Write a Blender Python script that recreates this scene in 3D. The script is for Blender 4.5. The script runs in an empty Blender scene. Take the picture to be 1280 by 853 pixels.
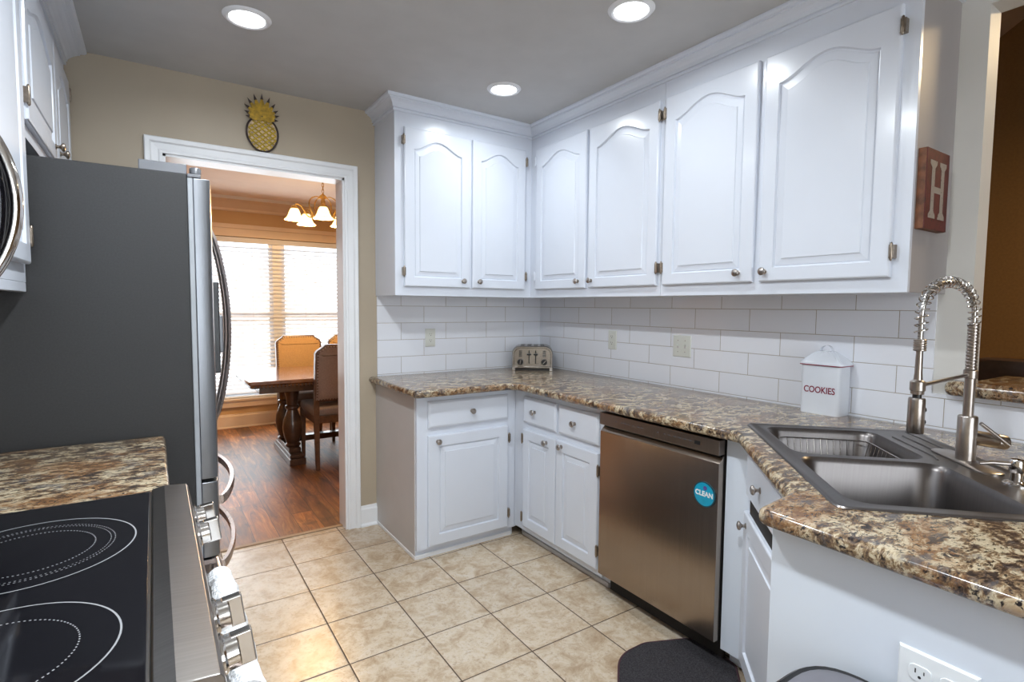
import bpy, bmesh, math, random
from math import sin, cos, pi, radians
from mathutils import Vector, Matrix
from mathutils.geometry import tessellate_polygon

random.seed(7)
scene = bpy.context.scene
COL = scene.collection

# ------------------------------------------------------------------ camera
CX, CY, CZ, YAW, PITCH, ROLL, FPX = -2.35029, -3.16211, 1.34107, 0.58693, -0.06417, 0.0085, 673.62
cam_d = bpy.data.cameras.new('camera')
cam = bpy.data.objects.new('camera', cam_d)
COL.objects.link(cam)
scene.camera = cam
cam_d.sensor_width = 36.0
cam_d.lens = FPX / 1280 * 36.0
cam_d.clip_start = 0.02
fw = Vector((sin(YAW) * cos(PITCH), cos(YAW) * cos(PITCH), sin(PITCH)))
rt = Vector((cos(YAW), -sin(YAW), 0))
up = rt.cross(fw)
r2 = rt * cos(ROLL) + up * sin(ROLL)
u2 = -rt * sin(ROLL) + up * cos(ROLL)
M = Matrix((r2, u2, -fw)).transposed().to_4x4()
M.translation = Vector((CX, CY, CZ))
cam.matrix_world = M

# ------------------------------------------------------------------ world, exposure, lights
scene.view_settings.view_transform = 'Standard'
scene.view_settings.look = 'None'
scene.view_settings.gamma = 1.0
scene.view_settings.use_curve_mapping = False
scene.view_settings.exposure = 0.55
scene.cycles.use_denoising = True
scene.cycles.max_bounces = 10
scene.cycles.diffuse_bounces = 5
scene.cycles.glossy_bounces = 4
scene.cycles.transparent_max_bounces = 16
scene.cycles.sample_clamp_indirect = 4.0

world = bpy.data.worlds.new('daylight')
scene.world = world
world.use_nodes = True
bg = world.node_tree.nodes['Background']
bg.inputs['Color'].default_value = (0.86, 0.94, 1.0, 1)
bg.inputs['Strength'].default_value = 3.3

CAN_POWER = 3.4
FILL_CAN_POWER = 14.0
CAN_COLOR = (0.90, 0.96, 1.0)
BULB_POWER = 14.0
BULB_COLOR = (1.0, 0.62, 0.28)
REAR_FILL_POWER = 17.0

def area(name, loc, direction, sx, sy, power, color, shape='RECTANGLE', portal=False, spread=180):
    d = bpy.data.lights.new(name, 'AREA')
    d.shape = shape
    d.size = sx
    d.size_y = sy
    d.energy = power
    d.color = color
    d.spread = radians(spread)
    if portal:
        d.cycles.is_portal = True
    o = bpy.data.objects.new(name, d)
    COL.objects.link(o)
    o.location = loc
    o.rotation_euler = Vector(direction).to_track_quat('-Z', 'Y').to_euler()
    return o

# daylight coming in at the dining window, plus fill from an added rear window
area('daylight_dining', (-1.19, 3.16, 1.2), (0, -1, -0.12), 1.9, 1.6, 15.0, (0.88, 0.95, 1.0))
area('rear_fill', (-2.0, -5.42, 1.45), (0.05, 1, 0.0), 2.0, 1.7, REAR_FILL_POWER, (0.87, 0.93, 1.0))
area('family_room_lamp', (1.3, -3.0, 2.75), (0, 0, -1), 0.35, 0.35, 18.0, (1.0, 0.74, 0.42), 'DISK')

# ------------------------------------------------------------------ node helpers and materials
class NT:
    def __init__(self, name):
        self.m = bpy.data.materials.new(name)
        self.m.use_nodes = True
        self.t = self.m.node_tree
        self.b = self.t.nodes['Principled BSDF']
        self.out = self.t.nodes['Material Output']
    def n(self, kind, **kw):
        x = self.t.nodes.new(kind)
        for k, v in kw.items():
            setattr(x, k, v)
        return x
    def put(self, sock, v):
        if isinstance(v, bpy.types.NodeSocket):
            self.t.links.new(v, sock)
        elif v is not None:
            if isinstance(v, (tuple, list)) and len(v) == 3 and sock.type == 'RGBA':
                v = (*v, 1)
            sock.default_value = v
    def math(self, op, a, b=None, c=None):
        x = self.n('ShaderNodeMath', operation=op)
        self.put(x.inputs[0], a)
        self.put(x.inputs[1], b)
        if c is not None:
            self.put(x.inputs[2], c)
        return x.outputs[0]
    def coord(self, scale=(1, 1, 1), rot=(0, 0, 0), world=True, loc=(0, 0, 0)):
        if world:
            g = self.n('ShaderNodeNewGeometry').outputs['Position']
        else:
            g = self.n('ShaderNodeTexCoord').outputs['Object']
        m = self.n('ShaderNodeMapping')
        self.put(m.inputs['Vector'], g)
        m.inputs['Scale'].default_value = scale
        m.inputs['Rotation'].default_value = rot
        m.inputs['Location'].default_value = loc
        return m.outputs[0]
    def noise(self, vec, scale, detail=4, rough=0.5, dist=0.0, out='Fac'):
        x = self.n('ShaderNodeTexNoise')
        self.put(x.inputs['Vector'], vec)
        x.inputs['Scale'].default_value = scale
        x.inputs['Detail'].default_value = detail
        x.inputs['Roughness'].default_value = rough
        x.inputs['Distortion'].default_value = dist
        return x.outputs[out]
    def ramp(self, fac, stops, interp='LINEAR'):
        x = self.n('ShaderNodeValToRGB')
        x.color_ramp.interpolation = interp
        el = x.color_ramp.elements
        while len(el) < len(stops):
            el.new(0.5)
        for e, (p, c) in zip(el, stops):
            e.position = p
            e.color = (*c, 1) if len(c) == 3 else c
        self.put(x.inputs[0], fac)
        return x.outputs[0]
    def mix(self, fac, a, b, mode='MIX'):
        x = self.n('ShaderNodeMix', data_type='RGBA', blend_type=mode)
        self.put(x.inputs[0], fac)
        self.put(x.inputs[6], a)
        self.put(x.inputs[7], b)
        return x.outputs[2]
    def bump(self, h, strength=0.2, dist=0.002):
        x = self.n('ShaderNodeBump')
        x.inputs['Strength'].default_value = strength
        x.inputs['Distance'].default_value = dist
        self.put(x.inputs['Height'], h)
        self.put(self.b.inputs['Normal'], x.outputs[0])
    def set(self, **kw):
        names = dict(color='Base Color', rough='Roughness', metal='Metallic', coat='Coat Weight', coat_rough='Coat Roughness',
                     spec='Specular IOR Level', emit='Emission Color', emits='Emission Strength', trans='Transmission Weight',
                     aniso='Anisotropic', sheen='Sheen Weight', sub='Subsurface Weight', alpha='Alpha')
        for k, v in kw.items():
            self.put(self.b.inputs[names[k]], v)
        return self

def srgb(r, g, b):
    f = lambda c: (c / 255 / 12.92) if c / 255 <= 0.04045 else ((c / 255 + 0.055) / 1.055) ** 2.4
    return (f(r), f(g), f(b))

def simple(name, color, rough=0.5, metal=0.0, vary=0.06, scale=8.0, bump=0.0, **kw):
    t = NT(name)
    v = t.coord()
    n = t.noise(v, scale, 3)
    lo = tuple(c * (1 - vary) for c in color)
    hi = tuple(min(1, c * (1 + vary)) for c in color)
    t.set(color=t.ramp(n, [(0.3, lo), (0.7, hi)]), rough=rough, metal=metal, **kw)
    if bump:
        t.bump(t.noise(v, scale * 12, 3), bump, 0.001)
    return t.m

MAT = {}
MAT['cab'] = simple('white cabinet paint', (0.68, 0.72, 0.80), 0.28, vary=0.02, scale=3, coat=0.25, coat_rough=0.15, bump=0.03)
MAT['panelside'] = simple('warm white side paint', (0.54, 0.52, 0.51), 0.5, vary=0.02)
MAT['tanthresh'] = simple('tan threshold', (0.30, 0.20, 0.12), 0.5)
MAT['shadeside'] = simple('shade toned side panel', (0.36, 0.335, 0.33), 0.55, vary=0.02)  # darker mauve puts the upper end panel's shade into its colour
MAT['trimwhite'] = simple('white trim paint', (0.80, 0.81, 0.83), 0.3, vary=0.02)
MAT['ceiling'] = simple('ceiling paint', (0.50, 0.495, 0.49), 0.9, vary=0.03, bump=0.15)
MAT['beige'] = simple('beige wall paint', (0.43, 0.36, 0.27), 0.5, vary=0.04, scale=2.5, bump=0.05)
MAT['greige'] = simple('pale greige wall paint', (0.66, 0.65, 0.62), 0.55, vary=0.04, scale=2.5, bump=0.05)
MAT['gold'] = simple('golden tan wall paint', (0.56, 0.37, 0.18), 0.6, vary=0.05, scale=2.5)
MAT['dceil'] = simple('warm ceiling paint', (0.84, 0.72, 0.62), 0.85, vary=0.02)
MAT['brown'] = simple('brown wall paint', (0.25, 0.125, 0.035), 0.8, vary=0.08, scale=60, bump=0.2)
MAT['brownceil'] = simple('tan ceiling paint', (0.45, 0.30, 0.18), 0.8)
MAT['nickel'] = simple('brushed nickel', (0.40, 0.36, 0.33), 0.28, 1.0, vary=0.05, scale=60)
MAT['bronze'] = simple('antique brass', (0.30, 0.25, 0.20), 0.3, 1.0, vary=0.2, scale=80)
MAT['chrome'] = simple('chrome', (0.66, 0.63, 0.60), 0.12, 1.0, vary=0.02)
MAT['blackplastic'] = simple('black plastic', (0.012, 0.012, 0.013), 0.35, vary=0.1)
MAT['darkgap'] = simple('near black recess shade', (0.02, 0.017, 0.015), 0.8, vary=0.2)  # near black stands in for the shade of gaps and recesses
MAT['outlet'] = simple('ivory outlet plastic', (0.66, 0.67, 0.62), 0.35, vary=0.02)
MAT['outletw'] = simple('white outlet plastic', (0.78, 0.82, 0.85), 0.3, vary=0.02)
MAT['enamel'] = simple('white enamel', (0.72, 0.76, 0.83), 0.2, vary=0.02, coat=0.5)
MAT['redpaint'] = simple('dark red enamel', (0.22, 0.02, 0.05), 0.3)
MAT['fridge'] = simple('charcoal textured steel', (0.030, 0.030, 0.031), 0.48, 0.25, vary=0.12, scale=200, bump=0.25)
MAT['blacksteel'] = simple('grey plastic', (0.16, 0.165, 0.18), 0.35, 0.3)
MAT['gasket'] = simple('pale grey gasket', (0.35, 0.37, 0.40), 0.5)
MAT['darkwood'] = simple('dark walnut', (0.055, 0.027, 0.016), 0.28, vary=0.35, scale=25, coat=0.4)
MAT['topwood'] = simple('walnut table top', (0.17, 0.075, 0.035), 0.2, vary=0.35, scale=14, coat=0.6, coat_rough=0.1)
MAT['legwood'] = simple('brown chair wood', (0.10, 0.05, 0.028), 0.35, vary=0.3, scale=25)
MAT['linen_gold'] = simple('tan linen', (0.50, 0.33, 0.16), 0.9, vary=0.12, scale=120, bump=0.4)
MAT['linen_grey'] = simple('grey brown linen', (0.24, 0.185, 0.16), 0.9, vary=0.12, scale=120, bump=0.4)
MAT['nail'] = simple('dark nailhead', (0.10, 0.06, 0.04), 0.35, 0.9)
MAT['goldmetal'] = simple('antique gold metal', (0.62, 0.40, 0.12), 0.28, 1.0, vary=0.15, scale=60)
MAT['leather'] = simple('dark brown leather', (0.030, 0.014, 0.011), 0.42, vary=0.3, scale=30, bump=0.3)
MAT['pine_dark'] = simple('burnt metal edge', (0.035, 0.02, 0.018), 0.5)
MAT['pine_yel'] = simple('yellow painted metal', (0.50, 0.34, 0.025), 0.4, vary=0.3, scale=40)
MAT['pine_leaf'] = simple('gold painted metal', (0.46, 0.28, 0.02), 0.4, vary=0.35, scale=60)
MAT['vinyl'] = simple('white slat vinyl', (0.70, 0.72, 0.74), 0.45, vary=0.02)
MAT['teal'] = simple('cyan magnet face', (0.0, 0.33, 0.52), 0.35, vary=0.08, scale=60)
MAT['white'] = simple('white print', (0.85, 0.85, 0.85), 0.5, vary=0.01)
MAT['purple'] = simple('purple print', (0.10, 0.07, 0.28), 0.5)
MAT['panelpaint'] = simple('white panel paint', (0.70, 0.765, 0.86), 0.45, vary=0.02, scale=3, bump=0.04)
MAT['ringprint'] = simple('grey cooktop print', (0.30, 0.31, 0.33), 0.4)
MAT['toaststeel'] = simple('polished toaster steel', (0.40, 0.38, 0.36), 0.22, 1.0, vary=0.04)
MAT['bin'] = simple('grey steel bin lid', (0.30, 0.29, 0.32), 0.3, 0.75, vary=0.05)

def m_brushed(name, color, rough, stretch=(400, 400, 3), var=0.12, metal=1.0):
    t = NT(name)
    v = t.coord(scale=stretch)
    n = t.noise(v, 1.0, 2)
    t.set(color=t.ramp(n, [(0.2, tuple(c * (1 - var) for c in color)), (0.8, tuple(c * (1 + var) for c in color))]),
          rough=t.math('MULTIPLY_ADD', n, 0.08, rough - 0.04), metal=metal)
    t.bump(n, 0.05, 0.0003)
    return t.m
MAT['steel'] = m_brushed('brushed stainless steel', (0.50, 0.485, 0.47), 0.27, (3, 3, 500), 0.04)
MAT['steeltop'] = m_brushed('brushed range steel', (0.27, 0.255, 0.245), 0.30, (4, 300, 4))
MAT['dwsteel'] = m_brushed('warm dark stainless steel', (0.35, 0.295, 0.25), 0.22, (300, 300, 2), 0.06)
MAT['dwctrl'] = m_brushed('warm grey steel', (0.27, 0.235, 0.21), 0.32, (300, 300, 2), 0.05)
MAT['sink'] = m_brushed('brushed sink steel', (0.165, 0.152, 0.148), 0.32, (6, 300, 6), 0.08)
MAT['doorsteel'] = m_brushed('pale stainless steel', (0.24, 0.25, 0.27), 0.34, (300, 300, 2), 0.05)
MAT['handle'] = m_brushed('satin handle steel', (0.46, 0.40, 0.38), 0.28, (40, 40, 4), 0.05)

def m_glassblack():
    t = NT('black ceramic glass')
    n = t.noise(t.coord(), 400, 2)
    t.set(color=t.ramp(n, [(0.3, (0.004, 0.004, 0.006)), (0.75, (0.009, 0.009, 0.012))]), rough=0.06, spec=0.3)
    return t.m
MAT['ceran'] = m_glassblack()

def m_granite():
    t = NT('granite pattern laminate')
    v = t.coord(scale=(1.0, 1.7, 1.4), rot=(0, 0, 0.5))
    w = t.noise(v, 9, 3, 0.6, 0.0, 'Color')
    vv = t.n('ShaderNodeVectorMath', operation='MULTIPLY_ADD')
    t.put(vv.inputs[0], w); vv.inputs[1].default_value = (0.07, 0.07, 0.07); t.put(vv.inputs[2], v)
    a = t.noise(vv.outputs[0], 24, 8, 0.72, 0.2)
    base = t.ramp(a, [(0.33, (0.010, 0.009, 0.010)), (0.405, (0.045, 0.032, 0.027)), (0.450, (0.135, 0.085, 0.052)),
                      (0.50, (0.25, 0.17, 0.095)), (0.56, (0.56, 0.48, 0.34)), (0.66, (0.42, 0.34, 0.22))])
    b = t.noise(vv.outputs[0], 4.5, 6, 0.68)
    rust = t.mix(t.ramp(b, [(0.50, (0, 0, 0)), (0.58, (1, 1, 1))]), base, t.mix(0.55, base, (0.25, 0.115, 0.04)))
    c = t.noise(vv.outputs[0], 70, 4, 0.7)
    speck = t.mix(t.ramp(c, [(0.38, (1, 1, 1)), (0.46, (0, 0, 0))]), rust, (0.014, 0.012, 0.014))
    d = t.noise(v, 12, 5, 0.7)
    grey = t.mix(t.ramp(d, [(0.55, (0, 0, 0)), (0.64, (0.75, 0.75, 0.75))]), speck, (0.10, 0.095, 0.10))
    t.set(color=grey, rough=0.20, coat=0.3, coat_rough=0.12)
    return t.m
MAT['granite'] = m_granite()

def grid_tile(name, axes, orig, size, stagger, grout_w, cols, grout_col, rough, var=0.03, mott=None, bump=0.3, extra=None):
    """tiles by world position: axes = the two world axes (u, v); every second row shifted by half a tile when stagger is set"""
    t = NT(name)
    p = t.n('ShaderNodeNewGeometry').outputs['Position']
    s = t.n('ShaderNodeSeparateXYZ')
    t.put(s.inputs[0], p)
    u = t.math('DIVIDE', t.math('SUBTRACT', s.outputs[axes[0]], orig[0]), size[0])
    v = t.math('DIVIDE', t.math('SUBTRACT', s.outputs[axes[1]], orig[1]), size[1])
    row = t.math('FLOOR', v)
    if stagger:
        par = t.math('FLOORED_MODULO', t.math('ADD', row, 1.0), 2.0)
        u = t.math('MULTIPLY_ADD', par, 0.5, u)
    colm = t.math('FLOOR', u)
    fu = t.math('SUBTRACT', u, colm)
    fv = t.math('SUBTRACT', v, row)
    du = t.math('MULTIPLY', t.math('MINIMUM', fu, t.math('SUBTRACT', 1.0, fu)), size[0])
    dv = t.math('MULTIPLY', t.math('MINIMUM', fv, t.math('SUBTRACT', 1.0, fv)), size[1])
    d = t.math('MINIMUM', du, dv)
    mask = t.math('LESS_THAN', d, grout_w / 2)
    cb = t.n('ShaderNodeCombineXYZ')
    t.put(cb.inputs[0], colm); t.put(cb.inputs[1], row)
    wn = t.n('ShaderNodeTexWhiteNoise', noise_dimensions='3D')
    t.put(wn.inputs['Vector'], cb.outputs[0])
    base = cols[0]
    if mott:
        off = t.n('ShaderNodeVectorMath', operation='MULTIPLY_ADD')
        t.put(off.inputs[0], wn.outputs['Color']); off.inputs[1].default_value = (7, 7, 7); t.put(off.inputs[2], p)
        a = t.noise(off.outputs[0], mott[0], 9, 0.74, 0.5)
        base = t.ramp(a, cols)
        b = t.noise(off.outputs[0], mott[0] * 6, 6, 0.75)
        base = t.mix(t.ramp(b, [(0.36, (0.6, 0.6, 0.6)), (0.48, (0, 0, 0))]), base, mott[1])
    val = t.math('MULTIPLY_ADD', wn.outputs['Value'], 2 * var, 1 - var)
    hv = t.n('ShaderNodeHueSaturation')
    t.put(hv.inputs['Value'], val)
    t.put(hv.inputs['Color'], base)
    t.set(color=t.mix(mask, hv.outputs[0], grout_col), rough=t.math('MULTIPLY_ADD', mask, 0.5, rough))
    h = t.n('ShaderNodeMapRange')
    t.put(h.inputs[0], d); h.inputs[1].default_value = grout_w / 2; h.inputs[2].default_value = grout_w / 2 + 0.004
    t.bump(h.outputs[0], bump, 0.0012)
    return t.m
TC = (0.78, 0.80, 0.86)
MAT['tile_back'] = grid_tile('white subway tile back', (0, 2), (-0.157 + 0.1534, 0.9207), (0.3068, 0.1042), True, 0.0026, [TC], (0.34, 0.30, 0.25), 0.09, 0.02, extra=0)
MAT['tile_right'] = grid_tile('white subway tile side', (1, 2), (-1.3566 + 0.0, 0.9207), (0.3068, 0.1042), True, 0.0026, [TC], (0.34, 0.30, 0.25), 0.09, 0.02)
MAT['floor'] = grid_tile('beige ceramic floor tile', (0, 1), (-1.7765, 0.0125), (0.3088, 0.3088), False, 0.0052,
                         [(0.30, (0.34, 0.235, 0.145)), (0.44, (0.48, 0.375, 0.26)), (0.54, (0.57, 0.475, 0.36)), (0.70, (0.62, 0.55, 0.46))],
                         (0.075, 0.045, 0.026), 0.27, 0.04, (11, (0.33, 0.235, 0.155)), 0.4)

def m_wood():
    t = NT('hand scraped wood floor')
    p = t.n('ShaderNodeNewGeometry').outputs['Position']
    s = t.n('ShaderNodeSeparateXYZ'); t.put(s.inputs[0], p)
    W, L = 0.127, 1.2
    u = t.math('DIVIDE', s.outputs[0], W)
    cu = t.math('FLOOR', u)
    w1 = t.n('ShaderNodeTexWhiteNoise', noise_dimensions='1D'); t.put(w1.inputs['W'], cu)
    v = t.math('ADD', t.math('DIVIDE', s.outputs[1], L), t.math('MULTIPLY', w1.outputs['Value'], 3.0))
    cv = t.math('FLOOR', v)
    fu = t.math('SUBTRACT', u, cu); fv = t.math('SUBTRACT', v, cv)
    du = t.math('MULTIPLY', t.math('MINIMUM', fu, t.math('SUBTRACT', 1.0, fu)), W)
    dv = t.math('MULTIPLY', t.math('MINIMUM', fv, t.math('SUBTRACT', 1.0, fv)), L)
    mask = t.math('LESS_THAN', t.math('MINIMUM', du, dv), 0.0014)
    cb = t.n('ShaderNodeCombineXYZ'); t.put(cb.inputs[0], cu); t.put(cb.inputs[1], cv)
    wn = t.n('ShaderNodeTexWhiteNoise', noise_dimensions='3D'); t.put(wn.inputs['Vector'], cb.outputs[0])
    off = t.n('ShaderNodeVectorMath', operation='MULTIPLY_ADD')
    t.put(off.inputs[0], wn.outputs['Color']); off.inputs[1].default_value = (9, 9, 9); t.put(off.inputs[2], p)
    mp = t.n('ShaderNodeMapping'); t.put(mp.inputs[0], off.outputs[0]); mp.inputs['Scale'].default_value = (14, 1.6, 1)
    g = t.noise(mp.outputs[0], 1.6, 6, 0.65, 1.2)
    col = t.ramp(g, [(0.28, (0.035, 0.012, 0.005)), (0.42, (0.15, 0.055, 0.018)), (0.55, (0.27, 0.10, 0.024)), (0.72, (0.46, 0.22, 0.065))])
    k = t.noise(off.outputs[0], 5, 3, 0.6)
    col = t.mix(t.ramp(k, [(0.28, (0.8, 0.8, 0.8)), (0.40, (0, 0, 0))]), col, (0.03, 0.011, 0.005))
    hv = t.n('ShaderNodeHueSaturation'); t.put(hv.inputs['Value'], t.math('MULTIPLY_ADD', wn.outputs['Value'], 0.9, 0.5)); t.put(hv.inputs['Color'], col)
    t.set(color=t.mix(mask, hv.outputs[0], (0.02, 0.008, 0.004)), rough=0.42, coat=0.0)
    t.bump(g, 0.1, 0.002)
    return t.m
MAT['wood'] = m_wood()

def m_emit(name, color, strength):
    t = NT(name)
    t.set(color=(0.8, 0.8, 0.8), emit=color, emits=strength, rough=0.6)
    return t.m
MAT['lampdisc'] = m_emit('lit lamp diffuser', (0.96, 0.98, 1.0), 6.0)

def m_shade():
    t = NT('frosted alabaster glass')
    n = t.noise(t.coord(), 30, 3)
    t.set(color=t.ramp(n, [(0.3, (0.9, 0.75, 0.45)), (0.7, (0.95, 0.85, 0.6))]), rough=0.4, emit=(1.0, 0.66, 0.24), emits=2.6)
    return t.m
MAT['shade'] = m_shade()

def m_pane():
    t = NT('clear window glass')
    tr = t.n('ShaderNodeBsdfTransparent'); gl = t.n('ShaderNodeBsdfGlossy'); gl.inputs['Roughness'].default_value = 0.02
    mx = t.n('ShaderNodeMixShader'); mx.inputs[0].default_value = 0.06
    t.t.links.new(tr.outputs[0], mx.inputs[1]); t.t.links.new(gl.outputs[0], mx.inputs[2])
    t.t.links.new(mx.outputs[0], t.out.inputs['Surface'])
    return t.m
MAT['pane'] = m_pane()

def m_slat():
    t = NT('translucent white slat')
    n = t.noise(t.coord(), 5, 2)
    t.set(color=t.ramp(n, [(0.3, (0.80, 0.81, 0.83)), (0.7, (0.84, 0.85, 0.87))]), rough=0.5)
    tl = t.n('ShaderNodeBsdfTranslucent'); tl.inputs[0].default_value = (0.75, 0.80, 0.85, 1)
    mx = t.n('ShaderNodeMixShader'); mx.inputs[0].default_value = 0.35
    t.t.links.new(t.b.outputs[0], mx.inputs[1]); t.t.links.new(tl.outputs[0], mx.inputs[2])
    t.t.links.new(mx.outputs[0], t.out.inputs['Surface'])
    return t.m
MAT['slat'] = m_slat()

def m_mat():
    t = NT('charcoal woven mat')
    n = t.noise(t.coord(scale=(1, 1, 1)), 260, 2)
    t.set(color=t.ramp(n, [(0.35, (0.010, 0.009, 0.011)), (0.7, (0.05, 0.046, 0.052))]), rough=0.95)
    t.bump(n, 0.8, 0.003)
    return t.m
MAT['mat'] = m_mat()

def m_towel():
    t = NT('white waffle cotton')
    v = t.n('ShaderNodeTexVoronoi'); v.inputs['Scale'].default_value = 150
    t.put(v.inputs['Vector'], t.coord())
    t.set(color=t.ramp(v.outputs['Distance'], [(0.1, (0.62, 0.65, 0.70)), (0.5, (0.82, 0.84, 0.87))]), rough=0.95)
    t.bump(v.outputs['Distance'], 0.9, 0.003)
    return t.m
MAT['towel'] = m_towel()

def m_signred():
    t = NT('distressed red paint')
    n = t.noise(t.coord(), 45, 6, 0.7)
    k = t.noise(t.coord(scale=(1, 1, 0.4)), 90, 5, 0.7)
    c = t.ramp(n, [(0.3, (0.06, 0.010, 0.010)), (0.6, (0.11, 0.017, 0.018)), (0.8, (0.07, 0.014, 0.026))])
    c = t.mix(t.ramp(k, [(0.30, (1, 1, 1)), (0.38, (0, 0, 0))]), c, (0.03, 0.02, 0.018))
    t.set(color=c, rough=0.6)
    return t.m
MAT['signred'] = m_signred()
def m_signletter():
    t = NT('worn cream paint')
    k = t.noise(t.coord(), 110, 5, 0.7)
    t.set(color=t.ramp(k, [(0.32, (0.05, 0.03, 0.03)), (0.40, (0.30, 0.265, 0.235))]), rough=0.6)
    return t.m
MAT['signletter'] = m_signletter()
MAT['signwood'] = simple('brown sign edge wood', (0.16, 0.06, 0.025), 0.6, vary=0.4, scale=40)

# ------------------------------------------------------------------ mesh builder
def poly_offset(pts, d):
    """inset (d>0) a counter-clockwise polygon with mitred corners"""
    n = len(pts); out = []
    for i in range(n):
        p0, p1, p2 = Vector(pts[i - 1]), Vector(pts[i]), Vector(pts[(i + 1) % n])
        e1 = (p1 - p0).normalized(); e2 = (p2 - p1).normalized()
        n1 = Vector((-e1.y, e1.x)); n2 = Vector((-e2.y, e2.x))
        m = (n1 + n2)
        m = m / max(0.2, m.dot(n1)) if m.length > 1e-6 else n1
        out.append(tuple(p1 + m * d))
    return out

def round_poly(pts, r, seg=5):
    """round the corners of a polygon; r a number or a list per corner"""
    n = len(pts); out = []
    for i in range(n):
        rr = r[i] if isinstance(r, (list, tuple)) else r
        p0, p1, p2 = Vector(pts[i - 1]), Vector(pts[i]), Vector(pts[(i + 1) % n])
        if rr <= 0:
            out.append(tuple(p1)); continue
        a = (p0 - p1).normalized(); b = (p2 - p1).normalized()
        ang = a.angle(b)
        t = min(rr / math.tan(ang / 2), (p0 - p1).length * 0.49, (p2 - p1).length * 0.49)
        q0 = p1 + a * t; q1 = p1 + b * t
        for k in range(seg + 1):
            s = k / seg
            out.append(tuple(q0 * (1 - s) ** 2 + p1 * 2 * s * (1 - s) + q1 * s * s))
    return out

def rrect(x0, y0, x1, y1, r, seg=5):
    return round_poly([(x0, y0), (x1, y0), (x1, y1), (x0, y1)], r, seg)

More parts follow.
